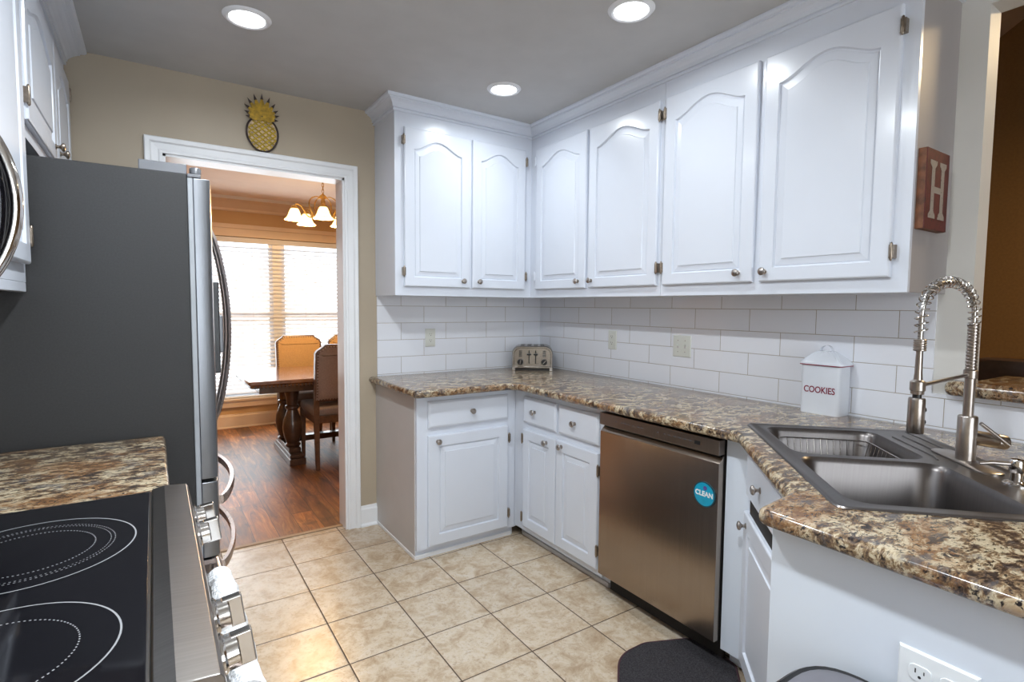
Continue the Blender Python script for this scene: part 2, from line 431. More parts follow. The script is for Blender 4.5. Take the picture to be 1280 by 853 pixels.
class MB:
    def __init__(self):
        self.bm = bmesh.new()
    def v(self, p):
        return self.bm.verts.new(p)
    def f(self, vs):
        try:
            return self.bm.faces.new(vs)
        except ValueError:
            return None
    def box(self, x0, y0, z0, x1, y1, z1, M=None):
        P = [(x0, y0, z0), (x1, y0, z0), (x1, y1, z0), (x0, y1, z0), (x0, y0, z1), (x1, y0, z1), (x1, y1, z1), (x0, y1, z1)]
        if M is not None:
            P = [M @ Vector(p) for p in P]
        V = [self.v(p) for p in P]
        for q in ((0, 3, 2, 1), (4, 5, 6, 7), (0, 1, 5, 4), (1, 2, 6, 5), (2, 3, 7, 6), (3, 0, 4, 7)):
            self.f([V[i] for i in q])
        return self
    def loops(self, loops, cap0=True, cap1=True, close=True):
        """bridge equally long vertex loops"""
        L = [[self.v(p) for p in lp] for lp in loops]
        n = len(L[0])
        for a, b in zip(L, L[1:]):
            for i in range(n if close else n - 1):
                j = (i + 1) % n
                self.f([a[i], a[j], b[j], b[i]])
        if cap0:
            self.f(list(reversed(L[0])))
        if cap1:
            self.f(L[-1])
        return L
    def prism(self, pts, z0, z1, fn=None):
        """vertical prism over a plan polygon; fn maps (x,y,z)"""
        fn = fn or (lambda x, y, z: (x, y, z))
        self.loops([[fn(x, y, z0) for x, y in pts], [fn(x, y, z1) for x, y in pts]])
        return self
    def rounded_prism(self, pts, z0, z1, r, fn=None, seg=4, bottom=True):
        fn = fn or (lambda x, y, z: (x, y, z))
        L = []
        if bottom:
            for k in range(seg + 1):
                a = pi / 2 * k / seg
                o = poly_offset(pts, r * (1 - sin(a)))
                L.append([fn(x, y, z0 + r * (1 - cos(a))) for x, y in o])
        else:
            L.append([fn(x, y, z0) for x, y in pts])
        for k in range(seg + 1):
            a = pi / 2 * k / seg
            o = poly_offset(pts, r * (1 - cos(a)))
            L.append([fn(x, y, z1 - r * (1 - sin(a))) for x, y in o])
        self.loops(L)
        return self
    def tube(self, pts, r, n=10, close=False, caps=True):
        pts = [Vector(p) for p in pts]
        m = len(pts)
        rr = r if isinstance(r, (list, tuple)) else [r] * m
        loops = []
        ref = None
        for i, p in enumerate(pts):
            if close:
                t = (pts[(i + 1) % m] - pts[i - 1]).normalized()
            else:
                t = (pts[min(i + 1, m - 1)] - pts[max(i - 1, 0)]).normalized()
            if ref is None:
                ref = Vector((0, 0, 1)) if abs(t.z) < 0.9 else Vector((1, 0, 0))
            a = (ref - t * ref.dot(t)).normalized()
            b = t.cross(a)
            ref = a
            loops.append([p + a * rr[i] * cos(2 * pi * k / n) + b * rr[i] * sin(2 * pi * k / n) for k in range(n)])
        if close:
            loops.append(loops[0])
            self.loops(loops, False, False)
            bmesh.ops.remove_doubles(self.bm, verts=self.bm.verts, dist=1e-6)
        else:
            self.loops(loops, caps, caps)
        return self
    def lathe(self, prof, c=(0, 0, 0), axis=(0, 0, 1), n=24, caps=True):
        """prof: (radius, height) pairs along axis from c"""
        ax = Vector(axis).normalized()
        q = Vector((0, 0, 1)).rotation_difference(ax)
        loops = []
        for r, h in prof:
            loops.append([Vector(c) + q @ Vector((max(r, 1e-5) * cos(2 * pi * k / n), max(r, 1e-5) * sin(2 * pi * k / n), h)) for k in range(n)])
        self.loops(loops, caps, caps)
        return self
    def sheet(self, outer, holes, z, fn=None, flip=False):
        fn = fn or (lambda x, y, z: (x, y, z))
        lists = [[Vector((x, y, 0)) for x, y in outer]] + [[Vector((x, y, 0)) for x, y in h] for h in holes]
        flat = [p for l in lists for p in l]
        V = [self.v(fn(p.x, p.y, z)) for p in flat]
        for tri in tessellate_polygon(lists):
            t = list(tri)
            a, b, c = (flat[i] for i in t)
            if ((b - a).cross(c - a).z < 0) != flip:
                t.reverse()
            self.f([V[i] for i in t])
        return self
    def build(self, name, mat, parent=None, bevel=0.0, smooth=True, seg=2, weld=False, ang=38):
        bm = self.bm
        if weld:
            bmesh.ops.remove_doubles(bm, verts=bm.verts, dist=1e-5)
        bmesh.ops.recalc_face_normals(bm, faces=bm.faces)
        for f_ in bm.faces:
            f_.smooth = smooth
        for e in bm.edges:
            e.smooth = not (len(e.link_faces) != 2 or e.calc_face_angle(0) > radians(ang))
        me = bpy.data.meshes.new(name)
        bm.to_mesh(me)
        bm.free()
        me.materials.append(MAT[mat] if isinstance(mat, str) else mat)
        o = bpy.data.objects.new(name, me)
        COL.objects.link(o)
        if parent is not None:
            o.parent = parent
        if bevel:
            b = o.modifiers.new('edge', 'BEVEL')
            b.width = bevel
            b.segments = seg
            b.limit_method = 'ANGLE'
            b.angle_limit = radians(40)
            b.harden_normals = True
        return o

def thing(name, label, cat, loc=(0, 0, 0), rot=0.0, group=None):
    o = bpy.data.objects.new(name, None)
    o.empty_display_size = 0.1
    COL.objects.link(o)
    o.location = loc
    o.rotation_euler = (0, 0, rot)
    o['label'] = label
    o['category'] = cat
    if group:
        o['group'] = group
    return o
def tag(o, label, cat, group=None):
    o['label'] = label
    o['category'] = cat
    if group:
        o['group'] = group
    return o
def struct(o):
    o['kind'] = 'structure'
    return o
def copy_tree(o, parent=None):
    c = o.copy()
    COL.objects.link(c)
    c.parent = parent
    for ch in list(o.children):
        copy_tree(ch, c)
    return c
def bx(name, mat, a, b, parent=None, bevel=0.0):
    return MB().box(*a, *b).build(name, mat, parent, bevel)

def text_mesh(name, body, size, mat, parent, M, extrude=0.0006, bold=0.0, sx=1.0):
    cu = bpy.data.curves.new(name, 'FONT')
    cu.body = body; cu.size = size; cu.extrude = extrude; cu.align_x = 'CENTER'; cu.align_y = 'CENTER'; cu.offset = bold
    tmp = bpy.data.objects.new(name, cu)
    COL.objects.link(tmp)
    dg = bpy.context.evaluated_depsgraph_get()
    me = bpy.data.meshes.new_from_object(tmp.evaluated_get(dg))
    bpy.data.objects.remove(tmp)
    me.transform(M @ Matrix.Scale(sx, 4, (1, 0, 0)))
    me.materials.clear()
    me.materials.append(MAT[mat])
    o = bpy.data.objects.new(name, me)
    COL.objects.link(o)
    o.parent = parent
    return o

# ================================================================== THE ROOM
H = 2.4713
LW = -2.97                                       # left wall
REAR = -5.6
WT = 0.12
DX0, DX1, DZ = -2.292, -1.416, 2.068             # dining doorway
WEND = -2.49                                     # where the side wall stops at the pass-through

struct(bx('floor', 'floor', (LW - 0.1, REAR, -0.1), (0.0, 0.075, 0.0)))
struct(bx('floor_dining', 'wood', (-3.6, 0.075, -0.1), (1.6, 3.45, 0.0)))
struct(bx('floor_family_room', 'wood', (0.0, REAR, -0.1), (3.2, 0.0, -0.001)))
struct(bx('ceiling', 'ceiling', (LW - 0.1, REAR, H), (0.10, WT, H + 0.1)))
struct(bx('ceiling_dining', 'dceil', (-3.6, WT, H), (1.6, 3.45, H + 0.1)))
m = MB()
m.box(LW - 0.1, 0, 0, DX0, WT, H).box(DX1, 0, 0, 0.10, WT, H).box(DX0, 0, DZ, DX1, WT, H)
struct(m.build('wall_back', 'beige'))
m = MB()
m.box(-3.6, WT, 0, DX0, WT + 0.01, H).box(DX1, WT, 0, 1.6, WT + 0.01, H).box(DX0, WT, DZ, DX1, WT + 0.01, H)
struct(m.build('wall_dining_front', 'gold'))
struct(bx('wall_left', 'beige', (LW - 0.1, REAR, 0), (LW, 0.0, H)))
m = MB()
m.box(0, WEND, 0, 0.10, 0.0, H)
m.box(0, REAR, 2.36, 0.10, WEND, H)
m.box(0, -3.6, 0, 0.10, WEND, 1.043)
struct(m.build('wall_right', 'greige'))
RWX0, RWX1, RWZ0, RWZ1 = -2.85, -0.9, 0.6, 2.3
m = MB()
m.box(LW, REAR - 0.1, 0, RWX0, REAR, H).box(RWX1, REAR - 0.1, 0, 3.2, REAR, 4.0).box(RWX0, REAR - 0.1, 0, RWX1, REAR, RWZ0).box(RWX0, REAR - 0.1, RWZ1, RWX1, REAR, H)
struct(m.build('wall_rear', 'beige'))
# family room seen through the pass-through: brown wall under a sloping ceiling
m = MB()
zt = lambda y: 3.357 - 0.63 * (y + 1.65)
m.loops([[(3.0, REAR, 0), (3.0, 0.0, 0), (3.0, 0.0, zt(0)), (3.0, REAR, zt(REAR))], [(3.1, REAR, 0), (3.1, 0.0, 0), (3.1, 0.0, zt(0)), (3.1, REAR, zt(REAR))]])
struct(m.build('wall_family_room', 'brown'))
m = MB()
m.loops([[(0.1, REAR, zt(REAR)), (3.1, REAR, zt(REAR)), (3.1, 0.0, zt(0)), (0.1, 0.0, zt(0))], [(0.1, REAR, zt(REAR) + .1), (3.1, REAR, zt(REAR) + .1), (3.1, 0.0, zt(0) + .1), (0.1, 0.0, zt(0) + .1)]])
struct(m.build('ceiling_family_room', 'brownceil'))
m = MB()
m.box(0.1, -0.1, 0, 3.1, 0.0, zt(0) + 0.1)
m.box(0.0, REAR, H, 0.1, 0.0, zt(REAR) + 0.1)
m.box(0.1, REAR - 0.1, 4.0, 3.1, REAR, zt(REAR) + 0.1)
struct(m.build('wall_family_room_sides', 'brown'))

# subway tile backsplash panels
struct(bx('wall_tile_back', 'tile_back', (-1.229, -0.008, 0.90), (0.0, 0.0, 1.41)))
m = MB()
m.box(-0.008, -2.390, 0.90, 0, -0.008, 1.41)
m.box(-0.008, -3.3, 0.90, 0, -2.390, 1.040)
struct(m.build('wall_tile_right', 'tile_right'))

# door casing and jamb of the dining doorway
def casing_profile(w):
    return [(0, 0), (0, 0.010), (0.012, 0.012), (0.018, 0.009), (0.045, 0.012), (0.052, 0.019), (w - 0.004, 0.021), (w, 0.017), (w, 0)]
def casing(x0, x1, zt_, w, y, sgn):
    """mitred casing round an opening on the plane y; sgn is the side it stands out on"""
    m = MB()
    P = casing_profile(w)
    L = []
    for q, (mx, mz) in enumerate([(-1, 0), (-1, 1), (1, 1), (1, 0)]):
        cx = x0 if mx < 0 else x1
        cz = 0.0 if mz == 0 else zt_
        L.append([(cx + mx * a, y + sgn * b, cz + (a if mz else 0)) for a, b in P])
    m.loops(L)
    return m
CW = 0.074
m = casing(DX0 + 0.0, DX1, DZ, CW, 0.0, -1)
struct(m.build('trim_1', 'trimwhite', smooth=False))
m = casing(DX0, DX1, DZ, CW, WT + 0.01, 1)
struct(m.build('trim_2', 'trimwhite', smooth=False))
m = MB()
m.box(DX0 - 0.002, -0.001, 0, DX0 + 0.012, WT + 0.011, DZ).box(DX1 - 0.012, -0.001, 0, DX1 + 0.002, WT + 0.011, DZ)
m.box(DX0, -0.001, DZ - 0.012, DX1, WT + 0.011, DZ + 0.002)
struct(m.build('door_1', 'trimwhite'))
struct(bx('trim_3', 'tanthresh', (DX0 + 0.012, 0.058, 0.0), (DX1 - 0.012, 0.088, 0.006), None, 0.002))

# baseboards
def baseboard(name, p0, p1, nrm, h=0.115, t=0.014, mat='trimwhite'):
    p0, p1, n = Vector((*p0, 0)), Vector((*p1, 0)), Vector((*nrm, 0))
    prof = [(0, 0), (t + 0.012, 0), (t + 0.012, 0.008), (t, 0.018), (t, h - 0.022), (t - 0.005, h - 0.014), (t - 0.006, h - 0.004), (0, h)]
    m = MB()
    m.loops([[p + n * a + Vector((0, 0, z)) for a, z in prof] for p in (p0, p1)])
    return struct(m.build(name, mat, smooth=False))
baseboard('baseboard_back', (DX1 + CW, 0), (-1.236, 0), (0, -1), 0.125)
baseboard('baseboard_left', (LW, REAR), (LW, -2.47), (1, 0))
baseboard('baseboard_rear', (LW, REAR), (0, REAR), (0, 1))

# dining room walls, window wall
DY = 3.323
WX0, WX1, WZ0, WZ1 = -2.12, -0.25, 0.315, 2.06
m = MB()
m.box(-3.6, DY, 0, WX0, DY + 0.12, H).box(WX1, DY, 0, 1.6, DY + 0.12, H)
m.box(WX0, DY, 0, WX1, DY + 0.12, WZ0).box(WX0, DY, WZ1, WX1, DY + 0.12, H)
struct(m.build('wall_dining_back', 'gold'))
struct(bx('wall_dining_left', 'gold', (-3.7, WT, 0), (-3.6, DY + 0.12, H)))
struct(bx('wall_dining_right', 'gold', (1.6, WT, 0), (1.7, DY + 0.12, H)))
MAT['tantrim'] = simple('cream trim paint', (0.72, 0.58, 0.44), 0.4, vary=0.02)
baseboard('baseboard_dining', (-3.6, DY), (1.6, DY), (0, -1), 0.15, 0.016, 'tantrim')
# crown in the dining room
m = MB()
prof = [(0, 0), (0.004, 0), (0.012, 0.010), (0.014, 0.030), (0.050, 0.085), (0.070, 0.105), (0.085, 0.110), (0.088, 0.145), (0, 0.145)]
m.loops([[(x, DY - a, H - 0.145 + z) for a, z in prof] for x in (-3.6, 1.6)])
struct(m.build('trim_4', 'tantrim', smooth=False))
m = MB()
m.box(-3.6, DY - 0.105, H - 0.03, 1.6, DY - 0.088, H)
struct(m.build('trim_5', 'trimwhite'))

# the double window with casing, sashes and panes
def make_window(name, x0, x1, z0, z1, y, side):
    """side=-1: the room lies towards -y"""
    w = MB()
    t = 0.085
    yr = y + side * 0.02
    ya, yb = sorted((y, yr))
    w.box(x0 - t, ya, z0, x0, yb, z1 + t).box(x1, ya, z0, x1 + t, yb, z1 + t).box(x0, ya, z1, x1, yb, z1 + t)
    ya, yb = sorted((y, y + side * 0.032))
    w.box(x0 - t - 0.015, ya, z1 + t, x1 + t + 0.015, yb, z1 + t + 0.045)
    w.box(x0 - t, ya, z0 - 0.09, x1 + t, y + (0 if side < 0 else side * 0.016), z0 - 0.02)
    ya, yb = sorted((y - side * 0.05, y + side * 0.05))
    w.box(x0 - t - 0.02, ya, z0 - 0.022, x1 + t + 0.02, yb, z0)
    fr = struct(w.build(name, 'tantrim' if side < 0 else 'trimwhite', None, 0.003))
    s = MB()
    xm = (x0 + x1) / 2
    yc = y - side * 0.07
    s.box(xm - 0.045, yc - 0.045, z0, xm + 0.045, yc + 0.02, z1)
    zm = z0 + (z1 - z0) * 0.515
    for a, b in ((x0, xm - 0.045), (xm + 0.045, x1)):
        s.box(a, yc - 0.02, z0, a + 0.04, yc + 0.02, z1).box(b - 0.04, yc - 0.02, z0, b, yc + 0.02, z1)
        s.box(a, yc - 0.02, z0, b, yc + 0.02, z0 + 0.05).box(a, yc - 0.02, z1 - 0.05, b, yc + 0.02, z1)
        s.box(a, yc - 0.025, zm - 0.025, b, yc + 0.025, zm + 0.025)
    struct(s.build('window_sash', 'trimwhite', fr))
    for a, b in ((x0, xm - 0.045), (xm + 0.045, x1)):
        struct(bx('window_pane', 'pane', (a + 0.03, yc - 0.003, z0 + 0.03), (b - 0.03, yc + 0.003, z1 - 0.03), fr))
    return fr
make_window('window_1', WX0, WX1, WZ0, WZ1, DY, -1)
make_window('window_added', RWX0, RWX1, RWZ0, RWZ1, REAR, 1)  # unseen window added behind the camera to go with the fill

# blinds hanging in the dining window
bl = thing('window_blind', 'white horizontal slat blind covering the bright dining room window', 'blind', (-1.19, DY + 0.02, WZ0))
bx('head_rail', 'vinyl', (-0.92, -0.03, WZ1 - WZ0 - 0.06), (0.92, 0.028, WZ1 - WZ0 - 0.005), bl, 0.003)
m = MB()
ns = 38
for i in range(ns):
    z = 0.02 + i * (WZ1 - WZ0 - 0.085) / ns
    M4 = Matrix.Translation((0, 0, z)) @ Matrix.Rotation(radians(32), 4, 'X')
    m.box(-0.915, -0.024, -0.0012, 0.915, 0.024, 0.0012, M4)
m.build('slats', 'slat', bl, smooth=False)
m = MB()
for x in (-0.8, -0.25, 0.3, 0.8):
    m.box(x - 0.0015, -0.028, 0.0, x + 0.0015, -0.025, WZ1 - WZ0 - 0.05)
m.build('ladder_cord', 'vinyl', bl)
bx('bottom_rail', 'vinyl', (-0.915, -0.024, 0.003), (0.915, 0.024, 0.020), bl, 0.003)

# ================================================================== CEILING LIGHTS
def can(x, y, label, power=None):
    t = thing('ceiling_light', label, 'ceiling light', (x, y, H), 0, None)
    MB().lathe([(0.064, -0.001), (0.066, -0.008), (0.074, -0.011), (0.083, -0.008), (0.089, -0.001), (0.089, 0.0)], n=40, caps=False).build('trim_ring', 'trimwhite', t)
    MB().lathe([(0.001, -0.004), (0.067, -0.004), (0.067, -0.0005), (0.001, -0.0005)], n=40).build('diffuser', 'lampdisc', t)
    d = area('downlight', (x, y, H - 0.013), (0, 0, -1), 0.12, 0.12, power or CAN_POWER, CAN_COLOR, 'DISK', spread=165)
    return t
can(-2.009, -0.74, 'round recessed ceiling light above the fridge, in front of the pineapple wall')
can(-0.805, -1.638, 'round recessed ceiling light nearest the largest upper cabinet doors')
can(-0.798, -0.733, 'round recessed ceiling light closest to the corner of the upper cabinets')
can(-2.0, -1.75, 'added unseen fill light, round and recessed, over the aisle just above the range front', FILL_CAN_POWER)  # added fill lamp with its fixture, out of view
can(-2.0, -2.75, 'added unseen fill light, round and recessed, over the aisle closest to the camera', FILL_CAN_POWER)  # second added fill lamp, also out of view

# ================================================================== CABINET PARTS
# local frame of a cabinet: x along the front, y=0 at its front face with -y towards the room, z up
def knob(parent, x, z, y=-0.019, mat='nickel', label=None):
    o = MB().lathe([(0.010, 0), (0.010, 0.002), (0.0055, 0.004), (0.0050, 0.011), (0.008, 0.015), (0.0145, 0.019), (0.0155, 0.023), (0.013, 0.027), (0.006, 0.0295), (0.0005, 0.030)],
                   (x, y, z), (0, -1, 0), 20).build('knob', mat, parent)
    return o
def hinge(parent, x, z, mat='bronze'):
    m = MB()
    m.box(x - 0.007, -0.0225, z - 0.022, x + 0.009, -0.0, z + 0.022)
    m.lathe([(0.0005, -0.031), (0.003, -0.029), (0.0045, -0.025), (0.0045, 0.025), (0.003, 0.029), (0.0005, 0.031)], (x, -0.021, z), (0, 0, 1), 10)
    return m.build('hinge', mat, parent, 0.001)
def door_mesh(w, h, arch=0.0, stile=0.057, bot=0.052, top=0.057, t=0.019, na=24):
    """raised-panel door, lower left corner at the origin, front towards -y; arch = rise of the cathedral top"""
    m = MB()
    def contour(x0, x1, z0, z1, rise):
        pts = []
        nb = 8
        for k in range(nb): pts.append((x0 + (x1 - x0) * k / nb, z0))
        for k in range(nb): pts.append((x1, z0 + (z1 - z0) * k / nb))
        for k in range(na):
            s = k / na
            pts.append((x1 - (x1 - x0) * s, z1 + rise * (0.5 - 0.5 * cos(2 * pi * s)) ** 0.85))
        for k in range(nb): pts.append((x0, z1 - (z1 - z0) * k / nb))
        return pts
    zt_ = h - top - arch
    R = lambda d: contour(d, w - d, d, h - d, 0)
    C = lambda d: contour(stile + d, w - stile - d, bot + d, zt_ - d * (1.0 if arch else 1), arch * (1 - d * 4))
    L = [[(x, 0, z) for x, z in R(0)], [(x, -t + 0.006, z) for x, z in R(0)], [(x, -t + 0.002, z) for x, z in R(0.002)], [(x, -t, z) for x, z in R(0.006)],
         [(x, -t, z) for x, z in C(0)], [(x, -t + 0.009, z) for x, z in C(0.003)], [(x, -t + 0.010, z) for x, z in C(0.007)],
         [(x, -t + 0.0075, z) for x, z in C(0.010)], [(x, -t + 0.0045, z) for x, z in C(0.033)], [(x, -t + 0.0005, z) for x, z in C(0.0355)]]
    m.loops(L)
    return m
def drawer_mesh(w, h, t=0.019):
    m = MB()
    R = lambda d, y: [(d, y, d), (w - d, y, d), (w - d, y, h - d), (d, y, h - d)]
    m.loops([R(0, 0), R(0, -t + 0.008), R(0.004, -t + 0.004), R(0.012, -t), R(0.016, -t)])
    return m
def add_door(cab, x0, x1, z0, z1, arch=0.0, knob_side=None, knob_z=None, hinge_side=None, hz=None, y=0.0, kmat='nickel', knobx=0.035, **kw):
    d = door_mesh(x1 - x0, z1 - z0, arch, **kw).build('door', 'cab', cab, ang=8)
    d.location = (x0, y, z0)
    w = x1 - x0
    if knob_side:
        knob(d, w - knobx if knob_side == 'r' else knobx, knob_z - z0, mat=kmat)
    if hinge_side:
        for q in hz:
            hinge(d, w + 0.004 if hinge_side == 'r' else -0.004, q - z0)
    return d
def add_drawer(cab, x0, x1, z0, z1, kx=None):
    d = drawer_mesh(x1 - x0, z1 - z0).build('drawer', 'cab', cab, ang=8)
    d.location = (x0, 0, z0)
    if kx is not None:
        knob(d, kx - x0, (z1 - z0) / 2)
    return d

UD = 0.316            # depth of upper boxes
UZ0, UZ1 = 1.398, 2.405
DZ0, DZT = 1.448, 2.318
HZ = (1.531, 2.246)
SIDE = -pi / 2        # faces -x
# upper cabinet on the back wall: local x = world x - x0
c = thing('upper_cabinet', 'white double-door upper cabinet on the wall beside the dining doorway', 'cabinet', (-1.235, -UD, UZ0), 0)
b = MB().box(0, 0, 0, 0.918, UD - 0.002, UZ1 - UZ0).build('body', 'cab', c)
ox = -1.235
for x0, x1, ks, kx, hs in ((-1.185, -0.772, 'r', None, 'l'), (-0.756, -0.373, 'l', None, 'r')):
    d = add_door(c, x0 - ox, x1 - ox, DZ0 - UZ0, DZT - UZ0, 0.058, ks, 1.487 - UZ0, hs, [q - UZ0 for q in HZ], knobx=0.05 if ks == 'r' else 0.042)
# right wall: local x runs towards the camera (world -y)
def right_cab(name, label, y0, y1, z0, z1, depth, xface):
    c = thing(name, label, 'cabinet', (xface, y0, z0), SIDE)
    MB().box(0, 0, 0, y0 - y1, depth, z1 - z0).build('body', 'cab', c)
    return c
c = right_cab('upper_cabinet', 'white upper cabinet in the corner above the toaster, narrow door beside a wider one', -0.0, -1.389, UZ0, UZ1, UD - 0.002, -UD)
for y0, y1, ks, hs in ((-0.386, -0.857, 'r', None), (-0.883, -1.370, 'l', 'r')):
    d = add_door(c, -y0, -y1, DZ0 - UZ0, DZT - UZ0, 0.06, ks, 1.487 - UZ0, hs, [q - UZ0 for q in HZ] if hs else None, knobx=0.055 if ks == 'r' else 0.03)
    if hs is None:
        for q in HZ:
            hh = hinge(d, -0.004, q - DZ0, 'cab')
c = right_cab('upper_cabinet', 'white upper cabinet nearest the camera, above the cookie canister, holding the H sign', -1.391, -2.405, UZ0, UZ1, UD - 0.002, -UD)
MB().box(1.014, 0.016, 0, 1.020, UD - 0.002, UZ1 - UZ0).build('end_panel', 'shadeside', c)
MB().box(1.014, 0.0, 0, 1.020, 0.016, UZ1 - UZ0).build('face_stile', 'cab', c)
for y0, y1, ks, hs in ((-1.410, -1.874, 'r', 'l'), (-1.902, -2.363, 'l', 'r')):
    add_door(c, -1.391 - y0, -1.391 - y1, DZ0 - UZ0, DZT - UZ0, 0.06, ks, 1.487 - UZ0, hs, [q - UZ0 for q in HZ], knobx=0.062 if ks == 'r' else 0.026)

# crown moulding round the upper cabinets
def crown(name, path, mat='cab', z0=2.396, proj=0.055):
    """path: plan points of the cabinet faces, the room on the right-hand side of the walk"""
    prof = [(0, 0), (0.009, 0.0), (0.011, 0.007), (0.006, 0.009), (0.006, 0.014), (0.014, 0.016), (0.015, 0.022), (0.017, 0.030), (0.025, 0.042), (0.036, 0.051), (0.041, 0.053), (0.041, 0.058), (0.052, 0.060), (proj + 0.001, 0.067), (proj + 0.001, H - z0), (0, H - z0)]
    m = MB()
    n = len(path)
    L = []
    for i, p in enumerate(path):
        p = Vector(p)
        if i == 0:
            e = (Vector(path[1]) - p).normalized(); nn = Vector((e.y, -e.x))
        elif i == n - 1:
            e = (p - Vector(path[i - 1])).normalized(); nn = Vector((e.y, -e.x))
        else:
            e1 = (p - Vector(path[i - 1])).normalized(); e2 = (Vector(path[i + 1]) - p).normalized()
            n1 = Vector((e1.y, -e1.x)); n2 = Vector((e2.y, -e2.x))
            nn = (n1 + n2); nn = nn / nn.dot(n1)
        L.append([(p.x + nn.x * a, p.y + nn.y * a, z0 + z) for a, z in prof])
    m.loops(L)
    return struct(m.build(name, mat, smooth=False))
crown('trim_6', [(0.0, -2.411), (-UD, -2.411), (-UD, -UD), (-1.235, -UD), (-1.235, 0.0)][::-1])

# base cabinets
BF = -0.60
c = thing('base_cabinet', 'white base cabinet with one drawer over one wide door, beside the dining doorway', 'cabinet', (-1.235, BF, 0), 0)
m = MB()
m.box(0, 0, 0.05, 0.613, -BF - 0.002, 0.875).box(0.0, 0.022, 0.0, 0.613, -BF - 0.002, 0.05).box(0.613, 0.004, 0.05, 1.22, -BF - 0.002, 0.875)
m.build('body', 'cab', c)
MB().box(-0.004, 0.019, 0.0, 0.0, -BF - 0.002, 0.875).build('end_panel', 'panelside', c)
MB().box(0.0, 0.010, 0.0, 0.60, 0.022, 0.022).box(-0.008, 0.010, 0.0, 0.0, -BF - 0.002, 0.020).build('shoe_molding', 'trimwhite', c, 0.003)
ox = -1.235
add_drawer(c, -1.175 - ox, -0.677 - ox, 0.700, 0.842, -0.918 - ox)
add_door(c, -1.175 - ox, -0.677 - ox, 0.066, 0.660, 0, 'l', 0.628, 'r', (0.59, 0.15), stile=0.062, bot=0.058, top=0.058, knobx=0.052)

c = thing('base_cabinet', 'white base cabinet with two drawers over two narrow doors, next to the dishwasher', 'cabinet', (-0.62, -0.0, 0), SIDE)
m = MB()
m.box(0.602, 0, 0.065, 1.346, 0.61, 0.875).box(0.602, 0.055, 0.0, 1.346, 0.61, 0.065)
m.build('body', 'cab', c)
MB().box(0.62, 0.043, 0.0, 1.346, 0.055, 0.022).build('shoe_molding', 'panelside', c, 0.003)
add_drawer(c, 0.703, 0.999, 0.692, 0.840, 0.818)
add_drawer(c, 1.020, 1.318, 0.692, 0.840, 1.152)
add_door(c, 0.705, 1.000, 0.096, 0.655, 0, 'r', 0.622, 'l', (0.60, 0.15), stile=0.055, bot=0.055, top=0.055, knobx=0.075)
add_door(c, 1.006, 1.320, 0.096, 0.655, 0, 'l', 0.628, 'r', (0.575, 0.19), stile=0.055, bot=0.055, top=0.055, knobx=0.045)

# diagonal sink cabinet that turns the corner into the peninsula
SP = [(-0.62, -1.985), (-0.62, -2.08), (-1.072, -2.522), (-1.235, -2.522), (-1.235, -3.22), (-0.012, -3.22), (-0.012, -1.985)]
c = thing('sink_cabinet', 'white diagonal cabinet and end panel beneath the corner sink', 'cabinet', (0, 0, 0), 0)
m = MB()
inner = poly_offset(SP, 0.02)
KP = [(-0.56, -1.985), (-0.565, -2.10), (-1.03, -2.56), (-1.235, -2.522), (-1.235, -3.22), (-0.012, -3.22), (-0.012, -1.985)]
m.loops([[(x, y, 0.0) for x, y in KP], [(x, y, 0.07) for x, y in KP], [(x, y, 0.07) for x, y in SP], [(x, y, 0.875) for x, y in SP], [(x, y, 0.875) for x, y in inner], [(x, y, 0.10) for x, y in inner]], True, True)
m.build('body', 'panelpaint', c, smooth=False)
DA = math.atan2(-0.442, -0.452)      # local +x direction along the diagonal face
e = bpy.data.objects.new('drawer_front', drawer_mesh(0.50, 0.155).build('tmp', 'cab', ang=8).data)
bpy.data.objects.remove(bpy.data.objects['tmp'])
COL.objects.link(e); e.parent = c
e.location = (-0.62 + cos(DA) * 0.025, -2.08 + sin(DA) * 0.025, 0.690)
e.rotation_euler = (0, 0, DA)
knob(e, 0.20, 0.085)
gp = MB().box(0.03, -0.004, 0.620, 0.56, 0.001, 0.700).build('gap_shade_strip', 'darkgap', c)  # dark strip on the face, painting the shade of an open gap
gp.location = (-0.62, -2.08, 0); gp.rotation_euler = (0, 0, DA)
e = door_mesh(0.56, 0.545, 0, 0.06, 0.06, 0.06).build('door', 'cab', c, ang=8)
e.location = (-0.62 + cos(DA) * 0.002 , -2.08 + sin(DA) * 0.002, 0.085)
e.rotation_euler = (0, 0, DA)
knob(e, 0.045, 0.505)

# ================================================================== COUNTERTOPS
SL = Vector((-0.534, -1.999)); SU = Vector((-0.7071, -0.7071)); SV = Vector((0.7071, -0.7071))
def sxy(u, v):
    p = SL + SU * u + SV * v
    return (p.x, p.y)
CT = [(-1.281, -0.009), (-1.281, -0.692), (-0.692, -0.692), (-0.690, -2.070), (-1.128, -2.492), (-1.283, -2.506), (-1.283, -3.25), (-0.009, -3.25), (-0.009, -0.009)]
CTr = round_poly(CT, [0.0, 0.03, 0.05, 0.05, 0.03, 0.035, 0.0, 0, 0], 4)
hole = [sxy(u, v) for u, v in ((0.02, 0.02), (0.84, 0.02), (0.84, 0.54), (0.02, 0.54))]
def slab(pts, z0, z1, r, holes=()):
    m = MB()
    seg = 5
    L = []
    for k in range(seg + 1):
        a = pi / 2 * k / seg
        L.append([(x, y, z0 + r * (1 - cos(a))) for x, y in poly_offset(pts, r * (1 - sin(a)))])
    for k in range(seg + 1):
        a = pi / 2 * k / seg
        L.append([(x, y, z1 - r * (1 - sin(a))) for x, y in poly_offset(pts, r * (1 - cos(a)))])
    V = m.loops(L, False, False)
    top = poly_offset(pts, r)
    m.sheet(top, holes, z1)
    m.sheet(top, holes, z0, flip=True)
    for h in holes:
        m.loops([[(x, y, z0) for x, y in h], [(x, y, z1) for x, y in h]], False, False)
    return m
